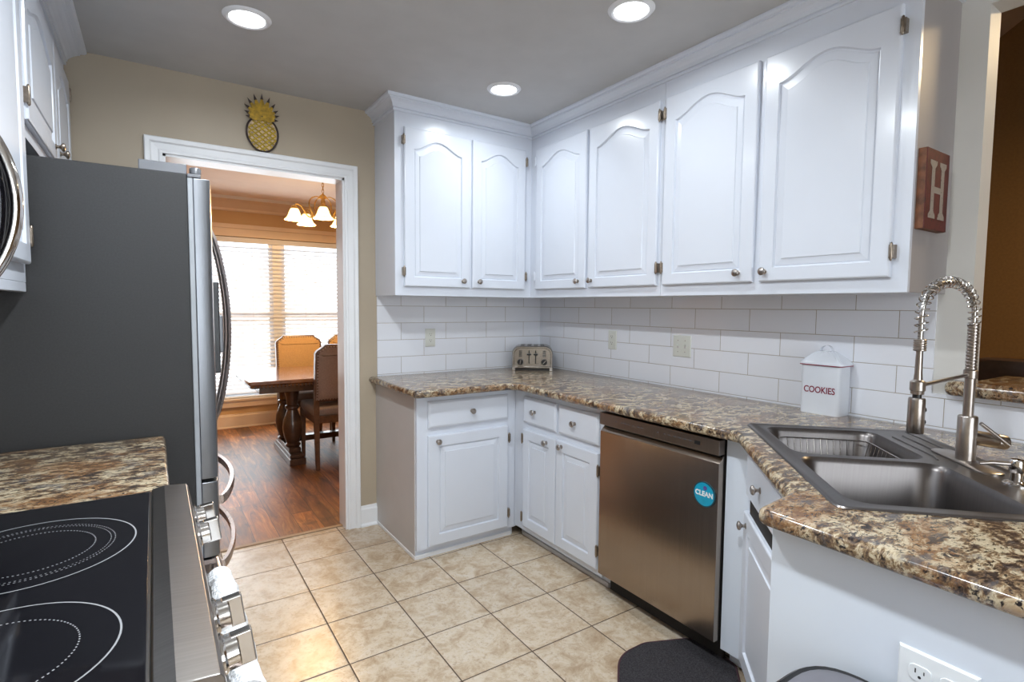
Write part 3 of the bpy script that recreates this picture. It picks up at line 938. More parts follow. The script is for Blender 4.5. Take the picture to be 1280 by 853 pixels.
o = slab(CTr, 0.876, 0.914, 0.017, [hole]).build('countertop', 'granite', weld=True)
tag(o, 'long speckled brown and cream countertop running from the toaster corner round to the sink', 'countertop')

LC = -2.330
o = slab(round_poly([(LW, -1.733), (LC, -1.733), (LC, -1.100), (LW, -1.100)], [0, 0, 0.012, 0], 3), 0.876, 0.914, 0.012).build('countertop', 'granite', weld=True)
tag(o, 'short speckled countertop between the fridge and the black cooktop', 'countertop')
c = thing('base_cabinet', 'white base cabinet hidden below the short countertop by the fridge', 'cabinet', (-2.37, -1.731, 0), pi / 2)
m = MB()
m.box(0, 0, 0.09, 0.627, 0.595, 0.875).box(0, 0.06, 0, 0.627, 0.595, 0.09)
m.build('body', 'cab', c)
add_drawer(c, 0.03, 0.558, 0.70, 0.84, 0.29)
add_door(c, 0.03, 0.558, 0.12, 0.66, 0, 'l', 0.62, 'r', (0.58, 0.2))

# raised ledge on the half wall
LP = round_poly([(-0.068, -2.442), (-0.068, -3.6), (0.34, -3.6), (0.34, -2.495), (0.102, -2.493), (0.102, -2.4905), (-0.001, -2.4905), (-0.001, -2.436)], [0.03, 0, 0, 0, 0, 0, 0, 0.01], 4)
o = slab(LP, 1.044, 1.096, 0.022).build('bar_ledge', 'granite', weld=True)
tag(o, 'raised brown granite-look bar ledge on the half wall behind the faucet', 'ledge')

# ================================================================== SINK
sk = thing('sink', 'stainless double-bowl corner sink set into the countertop', 'sink', (*SL, 0.914), math.atan2(SU.y, SU.x))
# local: x = along the front, y = towards the corner (SV = +90 degrees from SU)
def bowl(m, x0, y0, x1, y1, r, depth):
    spec = [(0, 0.003, r), (0.004, -0.001, r), (0.010, -0.012, r), (0.022, -depth + 0.05, r), (0.032, -depth + 0.015, r), (0.055, -depth, r * 0.8), (0.08, -depth - 0.001, r * 0.6)]
    L = []
    for d, z, rr in spec:
        L.append([(x, y, z) for x, y in rrect(x0 + d, y0 + d, x1 - d, y1 - d, rr, 6)])
    m.loops(L, False, True)
B1 = (0.045, 0.050, 0.405, 0.405); B2 = (0.437, 0.042, 0.822, 0.412)
m = MB()
outer = rrect(0, 0, 0.86, 0.559, 0.03, 6)
rim = poly_offset(outer, 0.012)
m.loops([[(x, y, 0.0005) for x, y in outer], [(x, y, 0.004) for x, y in poly_offset(outer, 0.003)], [(x, y, 0.0045) for x, y in poly_offset(outer, 0.008)], [(x, y, 0.003) for x, y in rim]], False, False)
m.sheet(rim, [rrect(*B1, 0.06, 6), rrect(*B2, 0.06, 6)], 0.003)
m.build('rim', 'sink', sk, weld=True)
for B in (B1, B2):
    m = MB(); bowl(m, *B, 0.06, 0.19); m.build('bowl', 'sink', sk, weld=True)
    cx, cy = (B[0] + B[2]) / 2, (B[1] + B[3]) / 2
    MB().lathe([(0.045, -0.188), (0.042, -0.1865), (0.034, -0.189), (0.02, -0.1895), (0.001, -0.1885)], (cx, cy, 0), n=24, caps=False).build('drain', 'chrome', sk)
# raised ribs pressed in the deck
m = MB()
m.tube([(0.10, 0.475, 0.0035), (0.30, 0.475, 0.0035)], 0.004, 8).tube([(0.12, 0.435, 0.0035), (0.36, 0.435, 0.0035), (0.40, 0.425, 0.0035)], 0.003, 8)
m.tube([(0.03, 0.515, 0.0035), (0.26, 0.515, 0.0035)], 0.003, 8)
m.build('deck_rib', 'sink', sk)
# wire basket in the far bowl
rk = thing('dish_rack', 'stainless wire rack fitted inside the far bowl of the sink', 'rack', (*sxy(0.225, 0.228), 0.725), math.atan2(SU.y, SU.x))
m = MB()
rr = [(x, y, 0.165) for x, y in rrect(-0.148, -0.146, 0.148, 0.146, 0.05, 5)]
m.tube(rr, 0.0022, 6, close=True)
m.build('top_wire', 'chrome', rk)
m = MB()
for i in range(11):
    x = -0.125 + i * 0.025
    for s in (-1, 1):
        m.tube([(x, s * 0.146, 0.165), (x * 0.9, s * 0.105, 0.006)], 0.0013, 5)
    y = x * 0.85
    for s in (-1, 1):
        m.tube([(s * 0.148, y, 0.165), (s * 0.108, y * 0.9, 0.006)], 0.0013, 5)
    m.tube([(x * 0.9, -0.105, 0.006), (x * 0.9, 0.105, 0.006)], 0.0013, 5)
m.build('wires', 'chrome', rk)

# faucet with spring spout
FB = Vector((-0.470, -2.630, 0.917))
fa = thing('faucet', 'brushed nickel spring-spout kitchen faucet standing at the back of the sink', 'faucet', FB, 0)
S = Vector((-0.706, -2.590, 0)) - Vector((FB.x, FB.y, 0))
P_ = math.atan2(SU.y, SU.x)
rotp = Matrix.Rotation(P_, 4, 'Z')
m = MB()
pl = [rotp @ Vector((x, y, 0)) for x, y in rrect(-0.128, -0.031, 0.128, 0.031, 0.031, 8)]
pl2 = [rotp @ Vector((x, y, 0)) for x, y in rrect(-0.124, -0.027, 0.124, 0.027, 0.027, 8)]
m.loops([[(p.x, p.y, 0.0) for p in pl], [(p.x, p.y, 0.004) for p in pl], [(p.x, p.y, 0.0065) for p in pl2]])
m.build('base_plate', 'nickel', fa)
MB().lathe([(0.025, 0.005), (0.025, 0.006), (0.0228, 0.008), (0.0228, 0.128), (0.021, 0.131), (0.012, 0.131)], n=32).build('body', 'nickel', fa)
MB().lathe([(0.0125, 0.131), (0.0125, 0.235), (0.0165, 0.237), (0.0165, 0.258), (0.0125, 0.260)], n=24).build('pole', 'nickel', fa)
prof = []
for i in range(15):
    z = 0.260 + i * 0.0088
    prof += [(0.0112, z), (0.0132, z + 0.002), (0.0132, z + 0.0055), (0.0112, z + 0.0078)]
MB().lathe(prof, n=20).build('spring_collar', 'nickel', fa)
zc = 0.392
pts = []
L_ = S.length
def arcp(s):
    if s < 0.06:
        return Vector((0, 0, zc + s * 0.0))
    return None
path = []
for i in range(49):
    a = pi - pi * i / 48
    rx = L_ / 2
    path.append(Vector((S.x, S.y, 0)) * (0.5 + 0.5 * cos(a)) + Vector((0, 0, zc + 0.012 + 0.094 * sin(a) ** 0.85)))
path = [Vector((0, 0, zc - 0.01))] + path + [Vector((S.x, S.y, 0.365)), Vector((S.x, S.y, 0.335))]
MB().tube(path + [Vector((S.x, S.y, 0.24))], 0.0062, 10).build('hose', 'steel', fa)
# spring wound round the hose
def resample(path, n):
    d = [0]
    for a, b in zip(path, path[1:]): d.append(d[-1] + (b - a).length)
    out = []
    j = 0
    for i in range(n):
        s = d[-1] * i / (n - 1)
        while j < len(d) - 2 and d[j + 1] < s: j += 1
        t = (s - d[j]) / max(1e-9, d[j + 1] - d[j])
        out.append(path[j].lerp(path[j + 1], t))
    return out
turns = 23
N = turns * 14
rs = resample(path[:-1], N)
hel = []
side = Vector((S.x, S.y, 0)).normalized().cross(Vector((0, 0, 1)))
for i, p in enumerate(rs):
    t = (rs[min(i + 1, N - 1)] - rs[max(i - 1, 0)]).normalized()
    b_ = t.cross(side).normalized()
    a = 2 * pi * turns * i / (N - 1)
    hel.append(p + side * 0.0140 * cos(a) + b_ * 0.0140 * sin(a))
MB().tube(hel, 0.0017, 6).build('spring', 'chrome', fa)
prof = []
for i in range(5):
    z = 0.318 + i * 0.0062
    prof += [(0.0125, z), (0.0145, z + 0.0015), (0.0145, z + 0.004), (0.0125, z + 0.0058)]
MB().lathe(prof, (S.x, S.y, 0), n=18).build('spring_end', 'nickel', fa)
sp = MB().lathe([(0.012, 0.104), (0.0175, 0.104), (0.0190, 0.107), (0.0190, 0.192), (0.0175, 0.196), (0.0080, 0.197)], (S.x, S.y, 0), n=28).build('spray_head', 'nickel', fa)
MB().lathe([(0.010, 0.197), (0.010, 0.206)], (S.x, S.y, 0), n=20).build('neck', 'blackplastic', sp)
MB().lathe([(0.0145, 0.206), (0.0150, 0.208), (0.0150, 0.240), (0.010, 0.243), (0.0085, 0.262), (0.0075, 0.325)], (S.x, S.y, 0), n=24).build('hose_end', 'nickel', sp)
vd = Vector((0.95, -0.3, 0)).normalized()
sd = Vector((0.83, -0.55, 0)).normalized()
m = MB()
for z in (0.133, 0.165):
    m.lathe([(0.0065, 0), (0.0065, 0.005), (0.001, 0.007)], Vector((S.x, S.y, z)) + sd * 0.0175, sd, 12)
m.build('button', 'blackplastic', sp)
MB().lathe([(0.0152, 0.214), (0.0172, 0.216), (0.0172, 0.238), (0.0152, 0.240)], (S.x, S.y, 0), n=24).build('dock_ring', 'nickel', fa)
MB().tube([(S.x * 0.05, S.y * 0.05, 0.246), (S.x * 0.93, S.y * 0.93, 0.228)], 0.0050, 10).build('dock_arm', 'nickel', fa)
MB().lathe([(0.018, 0), (0.0205, 0.002), (0.0205, 0.068), (0.0195, 0.071), (0.0195, 0.073), (0.0205, 0.075), (0.0205, 0.100), (0.017, 0.103), (0.001, 0.104)], (sd.x * 0.008, sd.y * 0.008, 0.072), (sd.x, sd.y, -0.16), 28).build('valve', 'nickel', fa)
lv = MB()
tc = Vector((-0.87, -0.49, 0))
a_ = Vector((0.028, -0.018, 0.112)) + tc * 0.012; b_2 = Vector((0.092, -0.061, 0.054)) + tc * 0.026
lv.tube([a_, b_2], [0.0050, 0.0060], 10)
lv.build('lever', 'nickel', fa)
# soap dispenser
so = thing('soap_dispenser', 'chrome soap dispenser on the sink deck beside the faucet', 'soap dispenser', (*sxy(0.598, 0.492), 0.917), 0)
MB().lathe([(0.026, 0), (0.026, 0.003), (0.020, 0.007), (0.013, 0.010), (0.012, 0.030)], n=28).build('collar', 'chrome', so)
MB().lathe([(0.0135, 0.030), (0.0155, 0.033), (0.0155, 0.058), (0.0125, 0.063), (0.001, 0.065)], n=28).build('pump_head', 'chrome', so)
sdv = Vector((-0.5, 0.6, 0)).normalized()
nz = Vector((-0.62, 0.78, 0)).normalized()
MB().tube([nz * 0.010 + Vector((0, 0, 0.050)), nz * 0.05 + Vector((0, 0, 0.050)), nz * 0.075 + Vector((0, 0, 0.046))], [0.0055, 0.0048, 0.0042], 10).build('spout', 'nickel', so)

# ================================================================== DISHWASHER
dw = thing('dishwasher', 'stainless dishwasher with a round CLEAN magnet, under the countertop', 'dishwasher', (-0.655, -1.352, 0), SIDE)
W = 0.628
MB().box(0.004, 0.03, 0.09, W - 0.004, 0.60, 0.868).build('tub_shell', 'darkgap', dw)
m = MB()
pr_ = [(0.03, 0.100), (0.004, 0.100), (0.0, 0.104), (0.0, 0.772), (0.004, 0.778), (0.028, 0.800), (0.030, 0.800)]
m.loops([[(0.002, y, z) for y, z in pr_], [(W - 0.002, y, z) for y, z in pr_]])
m.build('door', 'dwsteel', dw, 0.0012)
MB().box(0.012, 0.018, 0.796, W - 0.012, 0.03, 0.812).build('handle_pocket', 'darkgap', dw)
m = MB()
m.box(0.0, -0.004, 0.806, W, 0.03, 0.862)
cp = m.build('control_panel', 'dwctrl', dw, 0.003)
for x in (0.10, 0.135, 0.155, 0.175, 0.20, 0.23, 0.25, 0.335, 0.37, 0.395, 0.42, 0.445, 0.47, 0.495):
    MB().box(x, -0.0046, 0.834, x + 0.010, -0.0039, 0.838).build('button', 'blacksteel', cp)
MB().box(0.520, -0.0048, 0.828, 0.545, -0.0039, 0.842).build('display', 'blackplastic', cp)
MB().box(0.01, 0.075, 0.005, W - 0.01, 0.09, 0.10).build('toe_kick', 'darkgap', dw)
MAT['tealdark'] = simple('dark teal magnet rim', (0.005, 0.05, 0.075), 0.4)
mg = thing('magnet', 'round cyan CLEAN magnet stuck on the dishwasher door', 'magnet', (-0.6552, -1.921, 0.647), SIDE)
MB().lathe([(0.0475, 0), (0.0475, 0.0028), (0.045, 0.0033), (0.001, 0.0033)], (0, 0, 0), (0, -1, 0), 40).build('disc', 'teal', mg)
MB().lathe([(0.0478, 0.0012), (0.0478, 0.0038), (0.0435, 0.0038), (0.0435, 0.003)], (0, 0, 0), (0, -1, 0), 40, caps=False).build('rim', 'tealdark', mg)
Mx = Matrix.Translation((0, -0.0036, 0.001)) @ Matrix.Rotation(pi / 2, 4, 'X')
text_mesh('lettering', 'CLEAN', 0.026, 'white', mg, Mx, 0.0004, 0.0009, 0.95)
MB().lathe([(0.0085, 0), (0.0085, 0.0006), (0.0001, 0.0006)], (0.004, -0.0034, 0.024), (0, -1, 0), 8).build('emblem', 'purple', mg)

# ================================================================== OUTLETS
def outlet(label, loc, rot, gangs=1, kind='outlet', mat='outlet', plate=None):
    t = thing('wall_outlet' if kind == 'outlet' else 'light_switch', label, 'outlet' if kind == 'outlet' else 'switch', loc, rot)
    w = 0.070 + 0.046 * (gangs - 1)
    h = 0.115
    m = MB()
    R = lambda d, y: [(-w / 2 + d, y, -h / 2 + d), (w / 2 - d, y, -h / 2 + d), (w / 2 - d, y, h / 2 - d), (-w / 2 + d, y, h / 2 - d)]
    m.loops([R(0, 0), R(0, -0.002), R(0.003, -0.0055), R(0.008, -0.0065)])
    m.build('cover_plate', mat, t)
    for g in range(gangs):
        cx = (g - (gangs - 1) / 2) * 0.046
        if kind == 'switch':
            MB().box(cx - 0.005, -0.0075, -0.011, cx + 0.005, -0.006, 0.011).build('switch_slot', 'panelside', t)
            MB().box(cx - 0.0035, -0.016, 0.001, cx + 0.0035, -0.007, 0.009).build('toggle', mat, t)
            for z in (-0.030, 0.030):
                MB().lathe([(0.003, 0), (0.003, 0.0012), (0.0001, 0.0013)], (cx, -0.0062, z), (0, -1, 0), 10).build('screw', 'nickel', t)
        else:
            for z in (-0.0195, 0.0195):
                m = MB()
                pts = round_poly([(-0.0165, -0.010), (-0.010, -0.0145), (0.010, -0.0145), (0.0165, -0.010), (0.0165, 0.010), (0.010, 0.0145), (-0.010, 0.0145), (-0.0165, 0.010)], 0.005, 2)
                m.loops([[(cx + x, -0.006, z + y) for x, y in pts], [(cx + x, -0.0088, z + y) for x, y in pts]])
                r = m.build('receptacle', mat, t, 0.0006)
                m = MB()
                m.box(cx - 0.0075, -0.0091, z + 0.000, cx - 0.0055, -0.0087, z + 0.008).box(cx + 0.0055, -0.0091, z + 0.001, cx + 0.0073, -0.0087, z + 0.007)
                m.lathe([(0.0026, 0), (0.0026, 0.0004), (0.0001, 0.0004)], (cx, -0.0087, z - 0.006), (0, -1, 0), 10)
                m.build('slots', 'blackplastic', r)
    return t
outlet('single ivory outlet on the back wall tiles between doorway and toaster', (-0.881, -0.008, 1.138), 0)
outlet('single ivory outlet on the side wall tiles just past the toaster', (-0.008, -0.756, 1.141), SIDE)
outlet('double ivory switch plate on the tiles above the dishwasher', (-0.008, -1.279, 1.137), SIDE, 2, 'switch')
outlet('large white double outlet on the end panel beneath the sink', (-1.2352, -2.8275, 0.680), SIDE, 2, 'outlet', 'outletw')

# ================================================================== COUNTER ITEMS
# toaster
ta = math.atan2(-0.60, 0.80)
to = thing('toaster', 'chrome four-slice toaster in the corner of the countertop', 'toaster', (-0.262, -0.268, 0.914), ta)
TW, TD, TH = 0.272, 0.20, 0.166
def toast_profile(w, h, r, z0, n=8):
    pts = [(-w / 2, z0), (w / 2, z0)]
    for k in range(n + 1):
        a = pi / 2 * k / n
        pts.append((w / 2 - r + r * cos(a), h - r + r * sin(a)))
    for k in range(n + 1):
        a = pi / 2 + pi / 2 * k / n
        pts.append((-w / 2 + r + r * cos(a), h - r + r * sin(a)))
    return pts
def inset_prof(d):
    return toast_profile(TW - 2 * d, TH - d, 0.052 - d * 0.5, 0.014 + d)
m = MB()
m.loops([[(x, 0.006, z) for x, z in inset_prof(0.016)], [(x, 0.0, z) for x, z in inset_prof(0.013)], [(x, 0.0, z) for x, z in inset_prof(0.006)], [(x, 0.008, z) for x, z in inset_prof(0)],
         [(x, TD - 0.008, z) for x, z in inset_prof(0)], [(x, TD, z) for x, z in inset_prof(0.006)]])
m.build('shell', 'toaststeel', to, ang=30)
m = MB()
for k in range(4):
    x = -0.066 + k * 0.044
    m.box(x - 0.013, 0.032, TH - 0.0005, x + 0.013, TD - 0.035, TH + 0.0015)
m.build('slots', 'blackplastic', to)
MB().box(-TW / 2 + 0.012, 0.010, 0.0, TW / 2 - 0.012, TD - 0.01, 0.015).build('base', 'blackplastic', to)
for s in (-1, 1):
    MB().box(s * 0.022 - 0.003, -0.0005, 0.048, s * 0.022 + 0.003, 0.004, 0.135).build('lever_track', 'blackplastic', to)
    MB().box(s * 0.022 - 0.014, -0.018, 0.104, s * 0.022 + 0.014, 0.002, 0.115).build('lever', 'blackplastic', to, 0.003)
    kb = MB().lathe([(0.020, 0), (0.020, 0.010), (0.017, 0.014), (0.0001, 0.014)], (s * 0.079, 0.001, 0.058), (0, -1, 0), 24).build('dial', 'blackplastic', to)
    MB().box(-0.0015, -0.0155, -0.015, 0.0015, -0.013, 0.015, Matrix.Translation((s * 0.079, 0, 0.058)) @ Matrix.Rotation(radians(10 if s < 0 else 45), 4, 'Y')).build('pointer', 'nickel', kb)
    m = MB()
    for i in range(5):
        m.box(s * 0.079 - 0.010, -0.0014, 0.094 + i * 0.009, s * 0.079 + 0.010, 0.001, 0.098 + i * 0.009)
    m.build('setting_buttons', 'blackplastic', to)
m = MB()
for s in (-1, 1):
    m.box(s * (TW / 2 - 0.012) - 0.010, 0.0, 0.0, s * (TW / 2 - 0.012) + 0.010, 0.03, 0.02)
m.build('foot', 'steel', to, 0.002)

# cookie canister
cn = thing('canister', 'white enamel COOKIES canister with lid, standing by the backsplash', 'canister', (-0.064, -2.047, 0.914), SIDE)
cw, cd, ch = 0.155, 0.096, 0.203
m = MB()
base = rrect(-cw / 2, -cd / 2, cw / 2, cd / 2, 0.016, 5)
m.loops([[(x * s, y * s, z) for x, y in base] for z, s in ((0, 0.985), (0.004, 1.0), (ch, 1.0))])
m.build('body', 'enamel', cn)
m = MB()
lid = rrect(-cw / 2 - 0.006, -cd / 2 - 0.005, cw / 2 + 0.006, cd / 2 + 0.005, 0.018, 12)
n_ = len(lid)
def lidl(s, z, rib):
    out = []
    for i, (x, y) in enumerate(lid):
        out.append((x * s, y * s, z + rib * (1 if (i // 2) % 2 else -1)))
    return out
m.loops([[(x, y, ch - 0.004) for x, y in lid], [(x, y, ch + 0.008) for x, y in lid]] + [[(x * s, y * s, z) for x, y in lid] for s, z in ((0.97, ch + 0.011),)]
        + [lidl(0.80, ch + 0.024, 0.0012), lidl(0.55, ch + 0.041, 0.0016), lidl(0.36, ch + 0.052, 0.001)] + [[(x * s, y * s, z) for x, y in lid] for s, z in ((0.33, ch + 0.053),)])
l_ = m.build('lid', 'enamel', cn)
m = MB()
m.tube([(x * 1.005, y * 1.005, ch - 0.003) for x, y in lid], 0.0021, 6, close=True)
m.build('red_rim', 'redpaint', l_)
m = MB()
# ribs on the lid
for k in range(-3, 4):
    m.tube([(k * 0.022, -cd / 2 + 0.002, ch + 0.014), (k * 0.0085, -cd / 2 * 0.40, ch + 0.052)], 0.0016, 6)
for k in (-1, 0, 1):
    m.tube([(cw / 2 - 0.002, k * 0.026, ch + 0.014), (cw / 2 * 0.38, k * 0.012, ch + 0.052)], 0.0016, 6)
m.build('lid_ribs', 'enamel', l_)
m = MB()
hp = []
for i in range(11):
    a = pi * i / 10
    hp.append((-0.026 * cos(a), 0, ch + 0.050 + 0.027 * sin(a)))
for i in range(10):
    p, q = Vector(hp[i]), Vector(hp[i + 1])
m.loops([[(x - (0 if 0 else 0), -0.008, z), (x, 0.008, z), (x * 0.9, 0.008, z - 0.002), (x * 0.9, -0.008, z - 0.002)] for x, y, z in hp])
m.build('lid_handle', 'enamel', l_)
text_mesh('lettering', 'COOKIES', 0.0365, 'redpaint', cn, Matrix.Translation((0, -cd / 2 - 0.0004, 0.098)) @ Matrix.Rotation(pi / 2, 4, 'X'), 0.0005, 0.0006, 0.80)

# H sign on the side of the upper cabinet
sg = thing('letter_sign', 'small red distressed block sign with a cream letter H on the cabinet side', 'sign', (-0.198, -2.411, 1.731), 0)
MB().box(-0.093, -0.024, -0.128, 0.089, 0.0, 0.128).build('block', 'signwood', sg, 0.002)
MB().box(-0.0925, -0.0262, -0.1275, 0.0885, -0.0238, 0.1275).build('painted_face', 'signred', sg, 0.001)
m = MB()
y0, y1 = -0.0270, -0.0260
for s in (-1, 1):
    cx = s * 0.038 - 0.002
    m.box(cx - 0.012, y0, -0.085, cx + 0.012, y1, 0.085)
    for zz in (-1, 1):
        pts = [(cx - 0.027, zz * 0.092), (cx + 0.027, zz * 0.092), (cx + 0.026, zz * 0.080), (cx + 0.012, zz * 0.068), (cx - 0.012, zz * 0.068), (cx - 0.026, zz * 0.080)]
        m.loops([[(x, y1, z) for x, z in pts], [(x, y0 - 0.0001, z) for x, z in pts]])
m.box(-0.030, y0, -0.010, 0.026, y1, 0.010)
m.build('letter', 'signletter', sg, smooth=False)

# pineapple wall art
pa = thing('pineapple_art', 'yellow metal pineapple cutout hung above the dining doorway', 'wall art', (-1.845, -0.003, 2.145), 0)
m = MB()
oval = [(0.076 * sin(2 * pi * k / 40) * (1 - 0.08 * cos(2 * pi * k / 40)), 0.090 - 0.090 * cos(2 * pi * k / 40)) for k in range(40)]
m.tube([(x, -0.010, z) for x, z in oval], 0.0048, 8, close=True)
m.build('outline', 'pine_dark', pa)
m = MB()
def inside(x, z):
    return (x / 0.074) ** 2 + ((z - 0.090) / 0.088) ** 2
for d in (-1, 1):
    for k in range(-7, 8):
        pts = []
        for i in range(41):
            t_ = -0.2 + 0.4 * i / 40
            x = k * 0.033 + d * t_ * 0.80; z = 0.090 + t_ * 0.62 + 0.0018 * sin(i * 1.3)
            if inside(x, z) < 1:
                pts.append((x, -0.010, z))
        if len(pts) > 2:
            m.tube([pts[0], pts[-1]], 0.0038, 6)
m.build('lattice', 'pine_yel', pa)
m = MB()
m.loops([[(x * 0.97, -0.004, 0.090 + (z - 0.09) * 0.97) for x, z in oval], [(x * 0.97, -0.006, 0.090 + (z - 0.09) * 0.97) for x, z in oval]])
MAT['pine_cream'] = simple('pale gold backing', (0.56, 0.42, 0.27), 0.5, vary=0.4, scale=60)
m.build('backing', 'pine_cream', pa)
def leaf(m, ang, ln, w, y, z0=0.165, x0=0.0, tipf=0.0):
    d = Vector((sin(ang), 0, cos(ang))); n_ = Vector((cos(ang), 0, -sin(ang)))
    o_ = Vector((x0, y, z0))
    P = [o_ + d * ln * tipf - n_ * w * (1 - tipf) if tipf else o_ - n_ * w * 0.35, o_ + d * ln * max(0.5, tipf) - n_ * w * (1 if not tipf else 1 - tipf), o_ + d * ln, o_ + d * ln * max(0.5, tipf) + n_ * w * (1 if not tipf else 1 - tipf), o_ + d * ln * tipf + n_ * w * (1 - tipf) if tipf else o_ + n_ * w * 0.35]
    if tipf:
        P = [o_ + d * ln * tipf - n_ * w * 0.6, o_ + d * ln, o_ + d * ln * tipf + n_ * w * 0.6]
    a = [m.v(p) for p in P]; b = [m.v(p + Vector((0, -0.003, 0))) for p in P]
    m.f(a); m.f(list(reversed(b)))
    for i in range(len(P)):
        m.f([a[i], a[(i + 1) % len(P)], b[(i + 1) % len(P)], b[i]])
m = MB(); mt = MB()
specs = [(0, 0.132), (-18, 0.128), (18, 0.125), (-36, 0.118), (36, 0.112), (-54, 0.104), (54, 0.098), (-72, 0.090), (70, 0.088), (-88, 0.080), (88, 0.078)]
for i, (a, ln) in enumerate(specs):
    leaf(m, radians(a), ln * 0.90, 0.0165, -0.008 - 0.0007 * i, z0=0.168)
    leaf(mt, radians(a), ln, 0.012, -0.0085 - 0.0007 * i, z0=0.168, tipf=0.76)
m.build('leaves', 'pine_leaf', pa, smooth=False)
mt.build('leaf_tips', 'pine_dark', pa, smooth=False)

# ================================================================== FRIDGE
FY0, FY1 = -1.090, -0.185
FXB, FXF = LW + 0.03, -2.247
fr = thing('refrigerator', 'charcoal-sided stainless french-door refrigerator beside the dining doorway', 'refrigerator', (FXF, FY0, 0), pi / 2)
# local: x = world +y, y = world -x (towards the wall), front towards -y
FW = FY1 - FY0
MB().box(0, 0, 0.03, FW, FXF - FXB, 1.762).build('cabinet', 'fridge', fr, 0.004)
MB().box(0.03, 0.05, 0.0, FW - 0.03, 0.55, 0.03).build('base_grille', 'blackplastic', fr)
MB().box(0.004, -0.016, 0.05, FW - 0.004, 0.0, 1.755).build('gasket', 'gasket', fr, 0.003)
def fdoor(name, x0, x1, z0, z1, mat='doorsteel'):
    m = MB()
    yb = -0.016
    def fr_y(x):                       # the fronts bow out slightly towards the middle of the fridge
        s = (x / FW) * 2 - 1
        return -0.064 - 0.028 * (1 - s * s)
    n = 10
    pts = [(x1 - 0.001, yb), (x0 + 0.001, yb), (x0 + 0.001, fr_y(x0) + 0.012)]
    for k in range(n + 1):
        x = x0 + 0.006 + (x1 - x0 - 0.012) * k / n
        pts.append((x, fr_y(x)))
    pts.append((x1 - 0.001, fr_y(x1) + 0.012))
    pts = pts[::-1]
    m.prism(pts, z0, z1)
    return m.build(name, mat, fr, 0.003)
half = FW / 2
d1 = fdoor('door', 0, half - 0.002, 0.745, 1.752)
d2 = fdoor('door', half + 0.002, FW, 0.745, 1.752)
w1 = fdoor('drawer', 0, FW, 0.470, 0.733, 'doorsteel')
w2 = fdoor('drawer', 0, FW, 0.075, 0.460, 'doorsteel')
MB().box(0.0, -0.040, 1.753, 0.04, 0.0, 1.765).box(0.0, 0.0, 1.760, 0.05, 0.13, 1.792).lathe([(0.017, 0), (0.017, 0.020), (0.014, 0.024), (0.001, 0.024)], (0.024, -0.025, 1.765), n=20).build('hinge_cover', 'blacksteel', fr, 0.003)
MB().box(FW - 0.05, 0.0, 1.760, FW, 0.13, 1.792).lathe([(0.017, 0), (0.017, 0.020), (0.014, 0.024), (0.001, 0.024)], (FW - 0.024, -0.025, 1.765), n=20).box(FW - 0.04, -0.040, 1.753, FW, 0.0, 1.765).build('hinge_cover', 'blacksteel', fr, 0.003)
for d, x in ((d1, half - 0.05), (d2, half + 0.05)):
    pts = []
    for k in range(21):
        s = k / 20
        pts.append((x, -0.088 - 0.062 * sin(pi * s) ** 0.7, 0.865 + 0.775 * s))
    m = MB()
    n = len(pts)
    L = []
    for i, (px, py, pz) in enumerate(pts):
        L.append([(px - 0.016, py, pz), (px - 0.012, py - 0.010, pz), (px + 0.012, py - 0.010, pz), (px + 0.016, py, pz), (px + 0.012, py + 0.008, pz), (px - 0.012, py + 0.008, pz)])
    m.loops(L)
    m.build('handle', 'handle', d)
for d, z in ((w1, 0.640), (w2, 0.400)):
    pts = []
    m = MB()
    L = []
    for k in range(25):
        s = k / 24
        x = 0.08 + (FW - 0.16) * s
        y = -0.078 - 0.070 * sin(pi * s) ** 0.75
        L.append([(x, y + 0.006, z - 0.014), (x, y - 0.008, z - 0.016), (x, y - 0.011, z), (x, y - 0.008, z + 0.016), (x, y + 0.006, z + 0.014), (x, y + 0.008, z)])
    m.loops(L)
    m.build('handle', 'handle', d)
m = MB()
m.box(0.14, -0.096, 1.09, 0.33, -0.075, 1.42)
m.build('dispenser', 'blackplastic', d1, 0.004)
MB().box(0.19, -0.112, 1.16, 0.28, -0.09, 1.30).build('dispenser_paddle', 'blacksteel', d1, 0.006)

# ================================================================== LEFT UPPERS
LF = -2.652            # face of the left upper cabinets
LD = LF - LW
c = thing('upper_cabinet', 'white two-door cabinet above the refrigerator with brass knobs', 'cabinet', (LF, -1.098, 1.83), pi / 2)
MB().box(0, 0, 0, 1.096, LD - 0.002, UZ1 - 1.83).build('body', 'cab', c)
add_door(c, 0.034, 0.608, 0.038, DZT - 1.83, 0.058, 'r', 0.085, 'l', (0.105, 0.43), knobx=0.050, kmat='bronze')
add_door(c, 0.622, 1.066, 0.038, DZT - 1.83, 0.058, 'l', 0.085, 'r', (0.105, 0.43), knobx=0.055, kmat='bronze')
c = thing('upper_cabinet', 'white single-door cabinet between the fridge and the microwave', 'cabinet', (LF, -1.732, UZ0), pi / 2)
MB().box(0, 0, 0, 0.632, LD - 0.002, UZ1 - UZ0).build('body', 'cab', c)
add_door(c, 0.025, 0.600, 0.05, DZT - UZ0, 0.058, 'l', 0.09, 'r', (0.13, 0.85))
MB().box(0.0, 0.0, -0.028, 0.632, 0.018, 0.0).build('light_rail', 'cab', c, 0.003)
c = thing('upper_cabinet', 'white short cabinet above the microwave at the edge of view', 'cabinet', (LF, -2.500, 1.80), pi / 2)
MB().box(0, 0, 0, 0.762, LD - 0.002, UZ1 - 1.80).build('body', 'cab', c)
add_door(c, 0.02, 0.375, 0.02, DZT - 1.80, 0.05, 'r', 0.06, 'l', (0.08, 0.45))
add_door(c, 0.385, 0.742, 0.02, DZT - 1.80, 0.05, 'l', 0.06, 'r', (0.08, 0.45))
